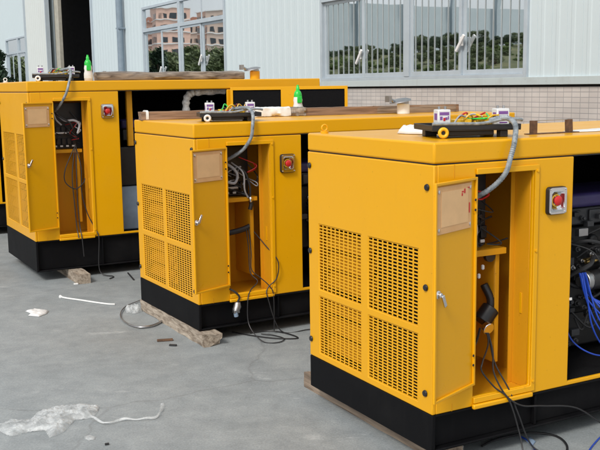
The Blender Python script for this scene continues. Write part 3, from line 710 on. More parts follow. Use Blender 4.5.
    for k2 in range(5): en.cyl((ex0 + 0.15 + k2 * 0.17, 0.27, ez0 + 0.53 * H_), (ex0 + 0.15 + k2 * 0.17, 0.32, ez0 + 0.53 * H_), 0.03, 12)
    eo = en.build('engine', M['engine'], root, bevel=0.012)
    en = MB()
    en.box(ex0, 0.27, ez0 + 0.61 * H_, ex1 - 0.05, 0.62, ez0 + 0.69 * H_)
    for k2 in range(4): en.box(ex0 + 0.04 + 0.22 * k2, 0.255, ez0 + 0.615 * H_, ex0 + 0.2 + 0.22 * k2, 0.27, ez0 + 0.68 * H_)
    en.build('rocker_cover', M['engrey'], eo, bevel=0.01)
    en = MB(); en.box(ex0 - 0.02, 0.24, ez0 + 0.695 * H_, ex1, 0.64, ez0 + 0.76 * H_); en.build('intake_manifold', M['engpurple'], eo, bevel=0.02)
    en = MB(); fz2 = ez0 + 0.36 * H_
    en.cyl((ex0 + 0.20, 0.20, fz2), (ex0 + 0.5, 0.20, fz2), 0.052, 20); en.build('filter_canister', M['blackp'], eo, bevel=0.008)
    en = MB(); en.cyl((ex0 + 0.165, 0.20, fz2), (ex0 + 0.20, 0.20, fz2), 0.0535, 20); en.cyl((ex0 + 0.14, 0.20, fz2), (ex0 + 0.165, 0.20, fz2), 0.026, 16)
    en.build('filter_cap', M['steel'], eo, bevel=0.004)
    en = MB(); en.cyl((ex0 + 0.2, 0.22, fz2 + 0.10), (ex0 + 0.27, 0.22, fz2 + 0.10), 0.015, 12); en.cyl((ex0 + 0.27, 0.22, fz2 + 0.10), (ex0 + 0.34, 0.22, fz2 + 0.10), 0.01, 12)
    en.build('brass_fitting', M['brass'], eo)
    en = MB(); en.tube(curve([(ex0 + 0.3, 0.21, ez0 + 0.55 * H_), (ex0 + 0.36, 0.16, ez0 + 0.48 * H_), (ex0 + 0.5, 0.17, ez0 + 0.44 * H_), (ex0 + 0.8, 0.22, ez0 + 0.5 * H_)]), 0.02)
    en.build('hose', M['rubber'], eo)
    rs2 = random.Random(5)
    for q in range(13):                                    # fuel and oil lines, looms
        pu = ex0 + rs2.uniform(-0.05, 0.3); pz = ez0 + rs2.uniform(0.12, 0.58) * H_; pts = [(pu, 0.25, pz)]
        for _ in range(3): pts.append((pts[-1][0] + rs2.uniform(0.03, 0.16), rs2.uniform(0.12, 0.24), pts[-1][2] + rs2.uniform(-0.11, 0.11)))
        en = MB(); en.tube(curve(pts, 6), rs2.choice((0.004, 0.006, 0.009, 0.012)), 7); en.build('line', M[rs2.choice(['rubber', 'rubber', 'rubber', 'blackp', 'blackp', 'engine', 'rubber'])], eo)
    for q in range(44):                                    # unions, bolts, brackets
        pu = ex0 + rs2.uniform(0.0, 0.45); pz = ez0 + rs2.uniform(0.05, 0.66) * H_; k = rs2.uniform(0.008, 0.02); en = MB()
        if q % 3: en.cyl((pu, 0.235, pz), (pu, 0.262, pz), k, 6 if q % 2 else 14); en.cyl((pu, 0.222, pz), (pu, 0.235, pz), k * 0.55, 10)
        else: en.box(pu, 0.225, pz, pu + k * 3.5, 0.258, pz + k * 2.2)
        en.build('fitting', M[rs2.choice(['engrey', 'engine', 'blackp', 'engrey', 'engine', 'steel'])], eo, bevel=0.002)
    return root

def lathe_on(mtx, a, off, z, r, h):
    """a short disc standing off the inner face of a door"""
    vs, fs = [], []; n = 12
    for (rr, hh) in ((r, 0.0), (r, h * 0.8), (r * 0.75, h)):
        for q in range(n):
            an = 2 * math.pi * q / n; vs.append(mtx @ Vector((a + rr * math.cos(an), off + hh, z + rr * math.sin(an))))
    for i in range(2):
        for q in range(n): fs.append((i * n + q, i * n + (q + 1) % n, (i + 1) * n + (q + 1) % n, (i + 1) * n + q))
    fs += [tuple(range(n)), tuple(2 * n + q for q in range(n))]
    return vs, fs

GN = dict(x=0.583, y=3.978, yaw=0.497, W=1.126, z0=0.09, z1=0.267, zs=1.398, zt=1.497, L=2.85)
GM = dict(x=-0.700, y=6.149, yaw=0.522, W=1.135, z0=0.09, z1=0.271, zs=1.405, zt=1.507, L=2.85)
GL = dict(x=-2.410, y=8.284, yaw=0.506, W=1.237, z0=0.09, z1=0.372, zs=1.721, zt=1.820, L=3.02)
GF = dict(x=-4.35, y=10.75, yaw=0.506, W=1.237, z0=0.09, z1=0.372, zs=1.721, zt=1.820, L=3.02)

def near_extra(root):
    q = MB(); q.tube(curve([(0.47, 0.20, 0.62), (0.49, 0.19, 0.70), (0.47, 0.22, 0.78)]), [0.02] * 17, 10)
    q.cyl((0.44, 0.20, 0.60), (0.50, 0.20, 0.66), 0.045, 14); q.build('cable_socket', M['blackp'], root, bevel=0.004)
    q = MB(); q.cyl((0.44, 0.165, 0.585), (0.44, 0.14, 0.575), 0.032, 16); q.build('socket_ring', M['chrome'], root, bevel=0.003)
    q = MB(); q.cyl((0.46, 0.16, 0.93), (0.46, 0.18, 0.93), 0.03, 14); q.build('grommet', M['blackp'], root)
    q = MB(); q.lathe([(0.004, -0.012), (0.008, -0.008), (0.008, 0.008), (0.004, 0.012)], (0.395, 0.14, 0.885), 'Z', 10)
    q.lathe([(0.004, -0.012), (0.008, -0.008), (0.008, 0.008), (0.004, 0.012)], (0.372, 0.14, 0.845), 'Z', 10); q.build('crimp_lug', M['whiteplastic'], root)
    # ring of blue leads hanging in the bay
    for k in range(7):
        dx = random.uniform(-0.02, 0.05); q = MB()
        q.tube(curve([(1.06 + dx, 0.16, 0.78), (1.04 + dx + 0.03 * k * 0.5, 0.10 + 0.012 * k, 0.66), (1.07 + 0.025 * k, 0.09, 0.52 + 0.012 * k), (1.16 + 0.04 * k, 0.10, 0.40 + 0.02 * k), (1.30, 0.14, 0.36 + 0.02 * k)]), 0.0045, 6)
        q.build('blue_lead', M['bluecable'], root)
    q = MB(); q.tube(curve([(0.83, 0.06, 0.62), (0.95, 0.10, 0.45), (1.10, 0.08, 0.36), (1.3, 0.1, 0.34)]), 0.004, 6); q.build('blue_lead', M['bluecable'], root)
    # plastic clips along the edge of the bay
    q = MB(); q.box(0.818, -0.006, 0.70, 0.83, 0.0, 0.712); q.build('clip', M['whiteplastic'], root)

zf = GN['z1'] + 0.03
near_wires = [
 ('greycable', [(0.18, 0.20, 1.02), (0.26, 0.14, 1.13), (0.31, 0.12, 1.14), (0.335, 0.12, 1.06), (0.31, 0.14, 0.99)], 0.009),
 ('cable', [(0.26, 0.18, 1.15), (0.27, 0.13, 1.06), (0.29, 0.14, 0.98), (0.33, 0.15, 0.90)], 0.006),
 ('greycable', [(0.25, 0.18, 1.10), (0.27, 0.14, 1.00), (0.275, 0.13, 0.94)], 0.005),
 ('cable', [(0.44, 0.18, 0.60), (0.42, 0.12, 0.52), (0.31, 0.03, 0.46), (0.30, 0.02, 0.42), (0.36, 0.0, 0.34), (0.42, -0.03, 0.28), (0.47, -0.05, 0.12), (0.46, -0.10, 0.012), (0.40, -0.18, 0.008)], 0.004),
 ('cable', [(0.45, 0.18, 0.60), (0.43, 0.10, 0.48), (0.38, 0.03, 0.40), (0.41, -0.02, 0.30), (0.49, -0.04, 0.24), (0.62, -0.045, 0.215), (0.85, -0.04, 0.16), (1.05, -0.07, 0.03), (1.2, -0.16, 0.008), (1.5, -0.2, 0.008)], 0.004),
 ('cable', [(0.46, 0.18, 0.60), (0.45, 0.14, 0.50), (0.43, 0.08, 0.42), (0.45, 0.0, 0.31), (0.48, -0.03, 0.20), (0.55, -0.06, 0.03), (0.62, -0.16, 0.008), (0.72, -0.30, 0.008), (0.71, -0.40, 0.008)], 0.004),
 ('cable', [(0.40, 0.16, 0.58), (0.33, 0.10, 0.54), (0.26, 0.06, 0.51)], 0.006),
]
near = gen('near', 'generator_set', 'nearest yellow generator set, its lifting bracket and fallen control panel on the roof', grille=(0.113, 0.53, 0.594, 1.016, 0.305, 0.622, 0.660, 1.016),
    door=(0.232, 0.571, 0.315, 1.345), plate_z=(1.115, 1.318), estop=(0.705, 1.197), bay=(0.822, 1.97),
    latches=[(0.045, 1.30), (0.05, 0.85), (0.05, 0.36), (1.10, 1.325), (1.105, 0.86), (1.105, 0.365)],
    contents=dict(deep=0.50, box_u=0.49, wires=near_wires, extra=[near_extra]), **GN)

def mid_extra(root):
    q = MB(); q.box(0.10, 0.20, 1.03, 0.42, 0.225, 1.045); q.build('terminal_rail', M['whiteplastic'], root, bevel=0.002)
    q = MB(); q.tube(curve([(0.42, 0.2, 1.0), (0.47, 0.16, 0.98), (0.49, 0.14, 0.93), (0.48, 0.14, 0.88)]), 0.016, 10); q.build('cable_plug', M['blackp'], root)
    q = MB(); q.lathe([(0.006, -0.02), (0.014, -0.01), (0.014, 0.01), (0.006, 0.02)], (0.475, 0.12, 0.955), 'Z', 12); q.build('crimp_lug', M['chrome'], root)
    # plug dangling over the base
    q = MB(); q.tube(curve([(0.235, 0.0, 0.36), (0.27, -0.02, 0.335), (0.295, -0.03, 0.30), (0.285, -0.02, 0.262)]), 0.007, 8); q.build('plug_lead', M['cable'], root)
    q = MB(); q.tube([(0.285, -0.022, 0.262), (0.28, -0.026, 0.235), (0.262, -0.03, 0.20)], [0.02, 0.028, 0.024], 10)
    q.box(0.245, -0.045, 0.19, 0.29, -0.012, 0.225); q.build('plug_connector', M['steel'], root, bevel=0.003)
    q = MB(); q.tube([(0.262, -0.03, 0.20), (0.268, -0.03, 0.165)], 0.016, 10); q.build('plug_tip', M['bluegrey'], root)

mid_wires = [
 ('greycable', [(0.25, 0.20, 1.24), (0.33, 0.14, 1.20), (0.38, 0.13, 1.14), (0.36, 0.13, 1.08), (0.30, 0.14, 1.09)], 0.010),
 ('cable', [(0.33, 0.18, 1.20), (0.43, 0.13, 1.16), (0.47, 0.12, 1.06), (0.48, 0.13, 0.98)], 0.008),
 ('greycable', [(0.36, 0.18, 1.22), (0.42, 0.12, 1.15), (0.43, 0.12, 1.03), (0.46, 0.13, 0.97)], 0.006),
 ('rubber', [(0.05, 0.40, 0.70), (0.20, 0.28, 0.71), (0.36, 0.22, 0.715), (0.50, 0.20, 0.75), (0.52, 0.21, 0.80)], 0.020),
 ('cable', [(0.47, 0.19, 0.74), (0.46, 0.14, 0.60), (0.44, 0.08, 0.44), (0.47, 0.03, 0.38), (0.40, 0.0, 0.33), (0.36, -0.03, 0.27), (0.35, -0.06, 0.10), (0.38, -0.20, 0.01), (0.46, -0.28, 0.008), (0.54, -0.22, 0.008), (0.52, -0.10, 0.008), (0.46, -0.03, 0.01)], 0.0038),
 ('cable', [(0.49, 0.19, 0.74), (0.47, 0.12, 0.58), (0.45, 0.08, 0.46), (0.50, 0.04, 0.40), (0.55, 0.0, 0.34), (0.57, -0.02, 0.27), (0.56, -0.04, 0.02)], 0.0038),
 ('cable', [(0.52, 0.18, 0.72), (0.56, 0.06, 0.62), (0.61, -0.02, 0.52), (0.60, -0.02, 0.40), (0.53, -0.01, 0.33), (0.52, -0.03, 0.26), (0.60, -0.07, 0.02), (0.80, -0.10, 0.008), (0.95, -0.12, 0.008)], 0.0038),
]
mid = gen('mid', 'generator_set', 'middle yellow generator set, a wrapped long timber on its roof', grille=(0.106, 0.545, 0.60, 1.03, 0.305, 0.63, 0.672, 1.022),
    door=(0.240, 0.571, 0.32, 1.350), plate_z=(1.125, 1.325), estop=(0.708, 1.208), bay=(0.827, 1.97),
    latches=[(0.03, 1.335), (0.05, 0.36), (1.11, 1.335), (1.11, 0.86), (1.11, 0.365)],
    contents=dict(deep=0.44, box_u=0.52, wires=mid_wires, extra=[mid_extra]), **GM)

def large_extra(root):
    W, z1, zs = GL['W'], GL['z1'], GL['zs']
    # post inside the bay
    q = MB(); q.box(0.955, 0.12, 1.20, 1.01, 0.16, zs + 0.018); q.build('bay_post', M['yellow_in'], root, bevel=0.003)
    q = MB(); q.box(0.87, 0.14, 0.82, 1.5, 0.20, 1.19); q.build('engine_cowl', M['engine'], root, bevel=0.01)
    q = MB(); q.box(0.865, 0.16, z1 + 0.012, 1.4, 0.6, 0.81); q.build('coolant_tank', M['bluegrey'], root, bevel=0.012)
    # lagged exhaust elbow
    q = MB(); pts = curve([(1.60, 0.22, 1.40), (1.60, 0.22, 1.50), (1.605, 0.22, 1.62), (1.65, 0.22, 1.685), (1.74, 0.22, 1.70), (2.02, 0.22, 1.71)], 10)
    rad = [0.036 + 0.005 * math.sin(i * 1.15) for i in range(len(pts))]
    q.tube(pts, rad, 14); q.build('lagged_exhaust', M['wrap'], root)
    # bay door: two foam-lined panels in one frame, folded back against the side
    ang = R(-30); dm = Matrix.Translation((1.985, -0.008, 0)) @ Matrix.Rotation(ang, 4, 'Z')
    w = 1.16; zb, zt = z1 + 0.02, zs + 0.02
    xs = [0, 0.026, 0.50, 0.66, w - 0.030, w]; zz = [zb, zb + 0.03, zt - 0.03, zt]
    d = MB(); d.grid(xs, zz, lambda i, j: j == 1 and i in (1, 3), 0.03, lambda a, c, k: dm @ Vector((a, -k, c)))
    d.box(0.0, 0.001, zb, w, 0.004, zt, dm)
    do = d.build('bay_door', M['yellow'], root, bevel=0.003)
    for a, c in ((0.027, 0.499), (0.661, w - 0.031)):
        f = MB(); f.box(a, -0.018, zb + 0.031, c, 0.0, zt - 0.031, dm); f.build('foam_panel', M['foam'], do, bevel=0.006)
    f = MB()
    for q_ in range(5): f.box(0.69 + q_ * 0.085, -0.0195, zb + 0.9, 0.70 + q_ * 0.085, -0.0182, zb + 0.9)
    q = MB(); q.box(0.10, 0.21, 1.335, 0.42, 0.23, 1.35); q.build('terminal_rail', M['whiteplastic'], root, bevel=0.002)

large_wires = [
 ('greycable', [(0.30, 0.20, 1.52), (0.36, 0.14, 1.46), (0.44, 0.12, 1.46), (0.49, 0.12, 1.42), (0.47, 0.12, 1.34)], 0.011),
 ('greycable', [(0.20, 0.18, 1.60), (0.25, 0.14, 1.55), (0.28, 0.14, 1.47), (0.33, 0.15, 1.42)], 0.008),
 ('cable', [(0.24, 0.18, 1.56), (0.31, 0.12, 1.50), (0.40, 0.12, 1.44), (0.43, 0.13, 1.38)], 0.008),
 ('cable', [(0.42, 0.10, 1.20), (0.32, 0.05, 1.02), (0.31, 0.04, 0.90), (0.40, 0.04, 0.83), (0.48, 0.05, 0.88), (0.50, 0.06, 0.92)], 0.005),
 ('cable', [(0.43, 0.10, 1.22), (0.38, 0.05, 0.95), (0.385, 0.04, 0.70), (0.39, 0.02, 0.48), (0.39, -0.03, 0.38)], 0.005),
 ('cable', [(0.44, 0.10, 1.20), (0.42, 0.05, 0.95), (0.415, 0.04, 0.70), (0.42, 0.02, 0.48), (0.42, -0.03, 0.37), (0.43, -0.03, 0.20)], 0.005),
 ('cable', [(0.44, 0.12, 1.24), (0.47, 0.06, 1.02), (0.46, 0.05, 0.80), (0.50, 0.04, 0.60), (0.56, 0.0, 0.44), (0.58, -0.03, 0.36), (0.57, -0.04, 0.05), (0.66, -0.16, 0.008), (0.60, -0.24, 0.008)], 0.005),
]
large = gen('large', 'generator_set', 'taller yellow generator set with its foam lined bay door folded open', grille=(0.065, 0.55, 0.63, 1.15, 0.465, 0.88, 0.92, 1.335),
    door=(0.226, 0.540, 0.42, 1.640), plate_z=(1.415, 1.598), estop=(0.722, 1.54), bay=(0.836, 1.95),
    latches=[(0.03, 1.62), (0.03, 1.06), (0.03, 0.48), (1.20, 1.62), (1.20, 1.06)],
    contents=dict(deep=0.31, box_u=0.60, wires=large_wires, extra=[large_extra]), **GL)
far_wires = [large_wires[0], large_wires[3]]
far = gen('large', 'generator_set', 'farthest yellow generator set, only a sliver showing at the left edge', grille=(0.065, 0.55, 0.63, 1.15, 0.465, 0.88, 0.92, 1.335),
    door=(0.226, 0.540, 0.42, 1.640), plate_z=(1.415, 1.598), estop=(0.722, 1.54), bay=(0.836, 1.95),
    latches=[], contents=dict(deep=0.31, box_u=0.44, wires=far_wires), **GF)

def on(gd, u, v, z):
    c, s = math.cos(gd['yaw']), math.sin(gd['yaw'])
    return Vector((gd['x'] + u * c - v * s, gd['y'] + u * s + v * c, z))

# ------------------------------------------------------------------ control panels lying on the roofs
def control_panel(gd, u, v, rz, length, depth, ring, label, hose, tilt=0.0, wires=True, feet=True):
    zt = gd['zt']
    r = empty('control_panel', on(gd, u, v, zt), gd['yaw'] + rz, label, 'control panel', 'control panels laid on the generator roofs')
    L, D = length, depth; zb = 0.034
    b = MB(); b.box(0, 0, zb, L, D, zb + 0.004)
    for q in ((0, 0, L, 0.004), (0, D - 0.004, L, D), (0, 0.004, 0.004, D - 0.004), (L - 0.004, 0.004, L, D - 0.004)):
        b.box(q[0], q[1], zb + 0.004, q[2], q[3], zb + 0.028)
    b.build('panel_tray', M['blackp'], r, bevel=0.002)
    f = MB(); f.box(L * 0.78, 0.02, 0.0, L * 0.87, 0.07, zb); f.box(L * 0.76, D - 0.09, 0.0, L * 0.88, D - 0.03, zb)
    f.box(0.03, D - 0.09, 0.0, 0.09, D - 0.04, zb); f.box(L * 0.2, 0.03, 0.010, L * 0.72, D - 0.04, zb)
    f.build('gauge_housing', M['blackp'], r, bevel=0.004)
    t = MB(); t.torus((0.05, -0.006, 0.027), 0.018, 0.0085, 'Y'); t.build('key_collar', M[ring], r)
    t = MB(); t.cyl((0.05, -0.004, 0.027), (0.05, 0.03, 0.027), 0.012, 12); t.build('key_switch', M['blackp'], r)
    # rim lip in pale blue
    t = MB(); t.tube(curve([(0.0, 0.002, zb + 0.034), (L * 0.3, 0.004, zb + 0.033), (L * 0.55, 0.0, zb + 0.033), (L * 0.78, -0.004, zb + 0.050), (L * 0.95, 0.0, zb + 0.05), (L * 1.02, 0.012, zb + 0.045)]), 0.0075, 8)
    t.build('loom', M['conduit'], r)
    for (a, dd) in ((0.045, 0.06), (L - 0.10, 0.05)):
        c = MB(); c.box(a, dd, zb + 0.004, a + 0.062, dd + 0.07, zb + 0.098); go = c.build('gauge_back', M['whiteplastic'], r, bevel=0.004)
        c = MB()
        c.box(a + 0.008, dd - 0.0012, zb + 0.072, a + 0.054, dd + 0.001, zb + 0.086); c.box(a + 0.010, dd - 0.0012, zb + 0.05, a + 0.022, dd + 0.001, zb + 0.066)
        c.box(a + 0.036, dd - 0.0012, zb + 0.05, a + 0.046, dd + 0.001, zb + 0.062)
        c.box(a - 0.0012, dd + 0.012, zb + 0.05, a + 0.001, dd + 0.05, zb + 0.08)
        c.box(a + 0.012, dd - 0.0012, zb + 0.030, a + 0.05, dd + 0.001, zb + 0.036); c.box(a + 0.048, dd - 0.0012, zb + 0.052, a + 0.053, dd + 0.001, zb + 0.068)
        c.build('printed_mark', M['purple'], go, smooth=False)
        c = MB()
        for k3 in (0.016, 0.046): c.cyl((a + k3, dd + 0.035, zb + 0.098), (a + k3, dd + 0.035, zb + 0.112), 0.006, 8)
        c.build('terminal_stud', M['steel'], go)
        c = MB(); c.box(a + 0.026, dd - 0.0014, zb + 0.045, a + 0.036, dd + 0.001, zb + 0.06); c.build('printed_mark', M['redplastic'], go, smooth=False)
    if wires:
        cols = ['yellowplastic', 'yellowplastic', 'greycable', 'greenplastic', 'yellowplastic', 'cable', 'redplastic']
        for k in range(7):
            x = 0.12 + random.random() * (L * 0.2); pts = [(x, 0.03 + 0.02 * k, zb + 0.03)]
            for q in range(4):
                x += random.uniform(0.03, (L - 0.24) / 4.2); pts.append((min(x, L - 0.09), random.uniform(0.03, D - 0.05), zb + random.uniform(0.03, 0.085)))
            c = MB(); c.tube(curve(pts, 6), 0.0045, 6); c.build('wire', M[cols[k]], r)
        c = MB()
        for q in range(4): c.box(0.14 + q * 0.05, 0.10, zb + 0.005, 0.175 + q * 0.05, 0.16, zb + 0.05)
        c.build('relay', M['yellowplastic'], r, bevel=0.003)
    # flexible conduit: world points into the local frame
    mw = Matrix.Translation(on(gd, u, v, zt)) @ Matrix.Rotation(gd['yaw'] + rz, 4, 'Z'); iv = mw.inverted()
    pts = curve([iv @ p for p in hose], 16)
    c = MB(); rad = [0.0122 + 0.0009 * (1 if i % 2 else -1) for i in range(len(pts))]
    c.tube(pts, rad, 10); c.build('flexible_conduit', M['conduit'], r)
    return r

control_panel(GN, 0.155, 0.22, R(-19), 0.43, 0.30, 'yellowplastic', 'upturned black control panel with a yellow ring on the nearest generator',
    [on(GN, 0.44, 0.16, 1.575), on(GN, 0.475, 0.09, 1.588), on(GN, 0.470, 0.02, 1.56), on(GN, 0.425, -0.03, 1.49), on(GN, 0.40, -0.035, 1.42), on(GN, 0.375, -0.025, 1.34), on(GN, 0.325, 0.03, 1.265), on(GN, 0.255, 0.13, 1.20), on(GN, 0.21, 0.20, 1.15)])
control_panel(GM, 0.15, 0.22, R(-19), 0.43, 0.30, 'whiteplastic', 'upturned black control panel with a white ring on the middle generator',
    [on(GM, 0.40, 0.20, 1.595), on(GM, 0.445, 0.08, 1.60), on(GM, 0.445, 0.0, 1.56), on(GM, 0.425, -0.035, 1.48), on(GM, 0.41, -0.035, 1.40), on(GM, 0.37, 0.01, 1.32), on(GM, 0.31, 0.09, 1.26), on(GM, 0.25, 0.18, 1.22)])
control_panel(GL, 0.10, 0.20, R(-14), 0.42, 0.30, 'film', 'upturned dark control panel on the taller generator beside a green capped bottle',
    [on(GL, 0.36, 0.18, 1.92), on(GL, 0.41, 0.07, 1.93), on(GL, 0.40, 0.0, 1.88), on(GL, 0.37, -0.035, 1.80), on(GL, 0.34, -0.035, 1.71), on(GL, 0.31, 0.0, 1.64), on(GL, 0.29, 0.08, 1.58), on(GL, 0.27, 0.17, 1.54)])

# ------------------------------------------------------------------ timbers
def rough_beam(name, a, b, w, h, mt, label, cat='timber', group=None, rag=0.004, seg=26, end_break=False, rnd=0.0, zoff=0.0, parts=None):
    """rough sawn beam from a to b (bottom centre line), ragged section"""
    a, b = Vector(a), Vector(b); L = (b - a).length; yaw = math.atan2(b.y - a.y, b.x - a.x)
    m_ = MB(); n = 12; vs = []; fs = []; seed = random.random() * 50
    for i in range(seg + 1):
        x = L * i / seg
        for q in range(n):
            an = 2 * math.pi * (q + 0.5) / n; c, s = math.cos(an), math.sin(an)
            k = 1 / max(abs(c), abs(s)) if rnd == 0 else (1 - rnd) / max(abs(c), abs(s)) + rnd
            y, z = c * k * w / 2, s * k * h / 2
            nn = noise.noise_vector(Vector((x * 6 + seed, y * 30, z * 30))) * rag
            xx = x + (noise.noise(Vector((y * 40 + seed, z * 40, i))) * 0.05 if (end_break and i == seg) else 0)
            vs.append((xx + nn.x, y + nn.y, max(h / 2 + z + nn.z, 0.0 if q else 0.0)))
    for i in range(seg):
        for q in range(n): fs.append((i * n + q, i * n + (q + 1) % n, (i + 1) * n + (q + 1) % n, (i + 1) * n + q))
    fs += [tuple(range(n)), tuple(seg * n + q for q in range(n))]
    m_.add(vs, fs); o = m_.build(name, M[mt] if isinstance(mt, str) else mt); o.location = a; o.rotation_euler = (0, 0, yaw)
    return tag(o, label, cat, group)

sk = 'timbers under the generators'
rough_beam('skid_timber', on(GN, 0.15, 0.05, 0), on(GN, 0.15, 1.36, 0), 0.13, 0.088, 'wood', 'dark timber under the front end of the nearest generator', group=sk)
rough_beam('skid_timber', on(GN, 2.5, -0.02, 0), on(GN, 2.5, 1.22, 0), 0.12, 0.088, 'wood', 'timber under the rear of the nearest generator, by the wall', group=sk)
rough_beam('skid_timber', on(GM, 0.07, 1.17, 0), on(GM, 0.05, -0.09, 0), 0.13, 0.088, 'woodpale', 'pale splintered timber under the front end of the middle generator', group=sk, end_break=True, rag=0.008)
rough_beam('skid_timber', on(GM, 2.5, 1.17, 0), on(GM, 2.5, -0.02, 0), 0.12, 0.088, 'wood', 'timber under the rear of the middle generator, by the wall', group=sk)
rough_beam('skid_timber', on(GL, 0.36, 1.2, 0), on(GL, 0.345, -0.30, 0), 0.12, 0.088, 'woodpale', 'pale beam jutting out from under the tallest generator', group=sk)
rough_beam('skid_timber', on(GL, 2.6, 1.2, 0), on(GL, 2.6, -0.02, 0), 0.12, 0.088, 'wood', 'timber under the rear of the tallest generator, by the wall', group=sk)
rough_beam('skid_timber', on(GF, 0.5, 1.2, 0), on(GF, 0.5, -0.02, 0), 0.12, 0.088, 'wood', 'timber under the farthest generator at the left edge', group=sk)

tb = rough_beam('roof_timber', on(GM, 0.0, 1.0, GM['zt']), on(GM, 2.72, 0.60, GM['zt']), 0.11, 0.062, 'woodred', 'long brown timber across the middle generator roof, partly wrapped in white film', seg=40, rag=0.005)
def wrap_on(o, x0, x1, mt, name, w, h, amp):
    b = MB(); n = 14; k = 26; vs = []; fs = []
    for i in range(k + 1):
        x = x0 + (x1 - x0) * i / k
        for q in range(n):
            an = 2 * math.pi * (q + 0.5) / n; c, s = math.cos(an), math.sin(an); kk = 0.75 / max(abs(c), abs(s)) + 0.25
            d = 1 + amp * noise.noise(Vector((x * 22, c * 3, s * 3))) + (amp * 0.6 * noise.noise(Vector((x * 70, c * 6, s * 6))))
            vs.append((x, c * kk * w / 2 * d, max(h / 2 - 0.004 + s * kk * h / 2 * d, 0.001)))
    for i in range(k):
        for q in range(n): fs.append((i * n + q, i * n + (q + 1) % n, (i + 1) * n + (q + 1) % n, (i + 1) * n + q))
    fs += [tuple(range(n)), tuple(k * n + q for q in range(n))]
    b.add(vs, fs); return b.build(name, M[mt], o)
wrap_on(tb, 0.84, 1.20, 'film', 'film_wrap', 0.135, 0.080, 0.16)
wrap_on(tb, 1.20, 1.33, 'bark', 'film_wrap', 0.130, 0.076, 0.2)
wrap_on(tb, 0.035, 0.055, 'film', 'strap', 0.125, 0.078, 0.05)
wrap_on(tb, 1.97, 2.72, 'wood', 'pale_end', 0.118, 0.070, 0.05)
rough_beam('roof_log', on(GL, 0.78, 0.50, GL['zt']), on(GL, 2.42, 0.62, GL['zt']), 0.11, 0.09, 'bark', 'rough barked log lying on the taller generator roof', 'log', rag=0.012, rnd=0.8)

# ------------------------------------------------------------------ bottles
def bottle(loc, k, label):
    r = empty('spray_bottle', loc, 0.4, label, 'bottle', 'white bottles with green caps'); r.scale = (1.3, 1.3, 1.0)
    b = MB(); b.lathe([(0.026 * k, 0), (0.03 * k, 0.006 * k), (0.031 * k, 0.07 * k), (0.026 * k, 0.095 * k), (0.029 * k, 0.12 * k), (0.025 * k, 0.145 * k)], (0, 0, 0)); b.build('bottle_body', M['whiteplastic'], r)
    b = MB(); b.lathe([(0.0245 * k, 0.1455 * k), (0.0255 * k, 0.155 * k), (0.0235 * k, 0.175 * k), (0.017 * k, 0.192 * k), (0.0115 * k, 0.198 * k), (0.011 * k, 0.222 * k), (0.0075 * k, 0.228 * k), (0.0065 * k, 0.243 * k)], (0, 0, 0)); b.build('bottle_cap', M['greenplastic'], r)
    b = MB(); b.lathe([(0.0315 * k, 0.025 * k), (0.0318 * k, 0.06 * k)], (0, 0, 0)); b.build('bottle_label', M['film'], r)
    b = MB(); b.box(-0.016 * k, -0.033 * k, 0.098 * k, 0.016 * k, -0.024 * k, 0.15 * k); b.build('trigger', M['greenplastic'], r, bevel=0.004)
    return r
bottle(on(GL, 0.68, 0.40, GL['zt']), 1.02, 'green capped bottle standing on the taller generator in front of the dark doorway')
bottle(on(GM, 1.38, 1.0, GM['zt']), 1.02, 'green capped bottle behind the timber on the middle generator')

# ------------------------------------------------------------------ bracket and scraps on the nearest roof
br = empty('steel_bracket', on(GN, 0.735, 0.20, GN['zt']), GN['yaw'], 'brown steel U shaped bracket standing on the nearest generator roof', 'bracket')
b = MB(); b.box(-0.03, -0.018, 0, 0.30, 0.018, 0.005); b.build('bracket_foot', M['rust'], br)
for x in (0.0, 0.235):
    b = MB(); mt = Matrix.Translation((x, 0, 0.005)) @ Matrix.Rotation(R(0 if x == 0 else -4), 4, 'Y'); b.box(0, -0.016, 0, 0.024, 0.016, 0.062, mt); b.build('bracket_post', M['rust'], br, bevel=0.0015)
b = MB(); b.tube([(0.012, 0, 0.066), (0.245, 0, 0.066)], 0.0018, 6); b.build('bracket_wire', M['steel'], br)

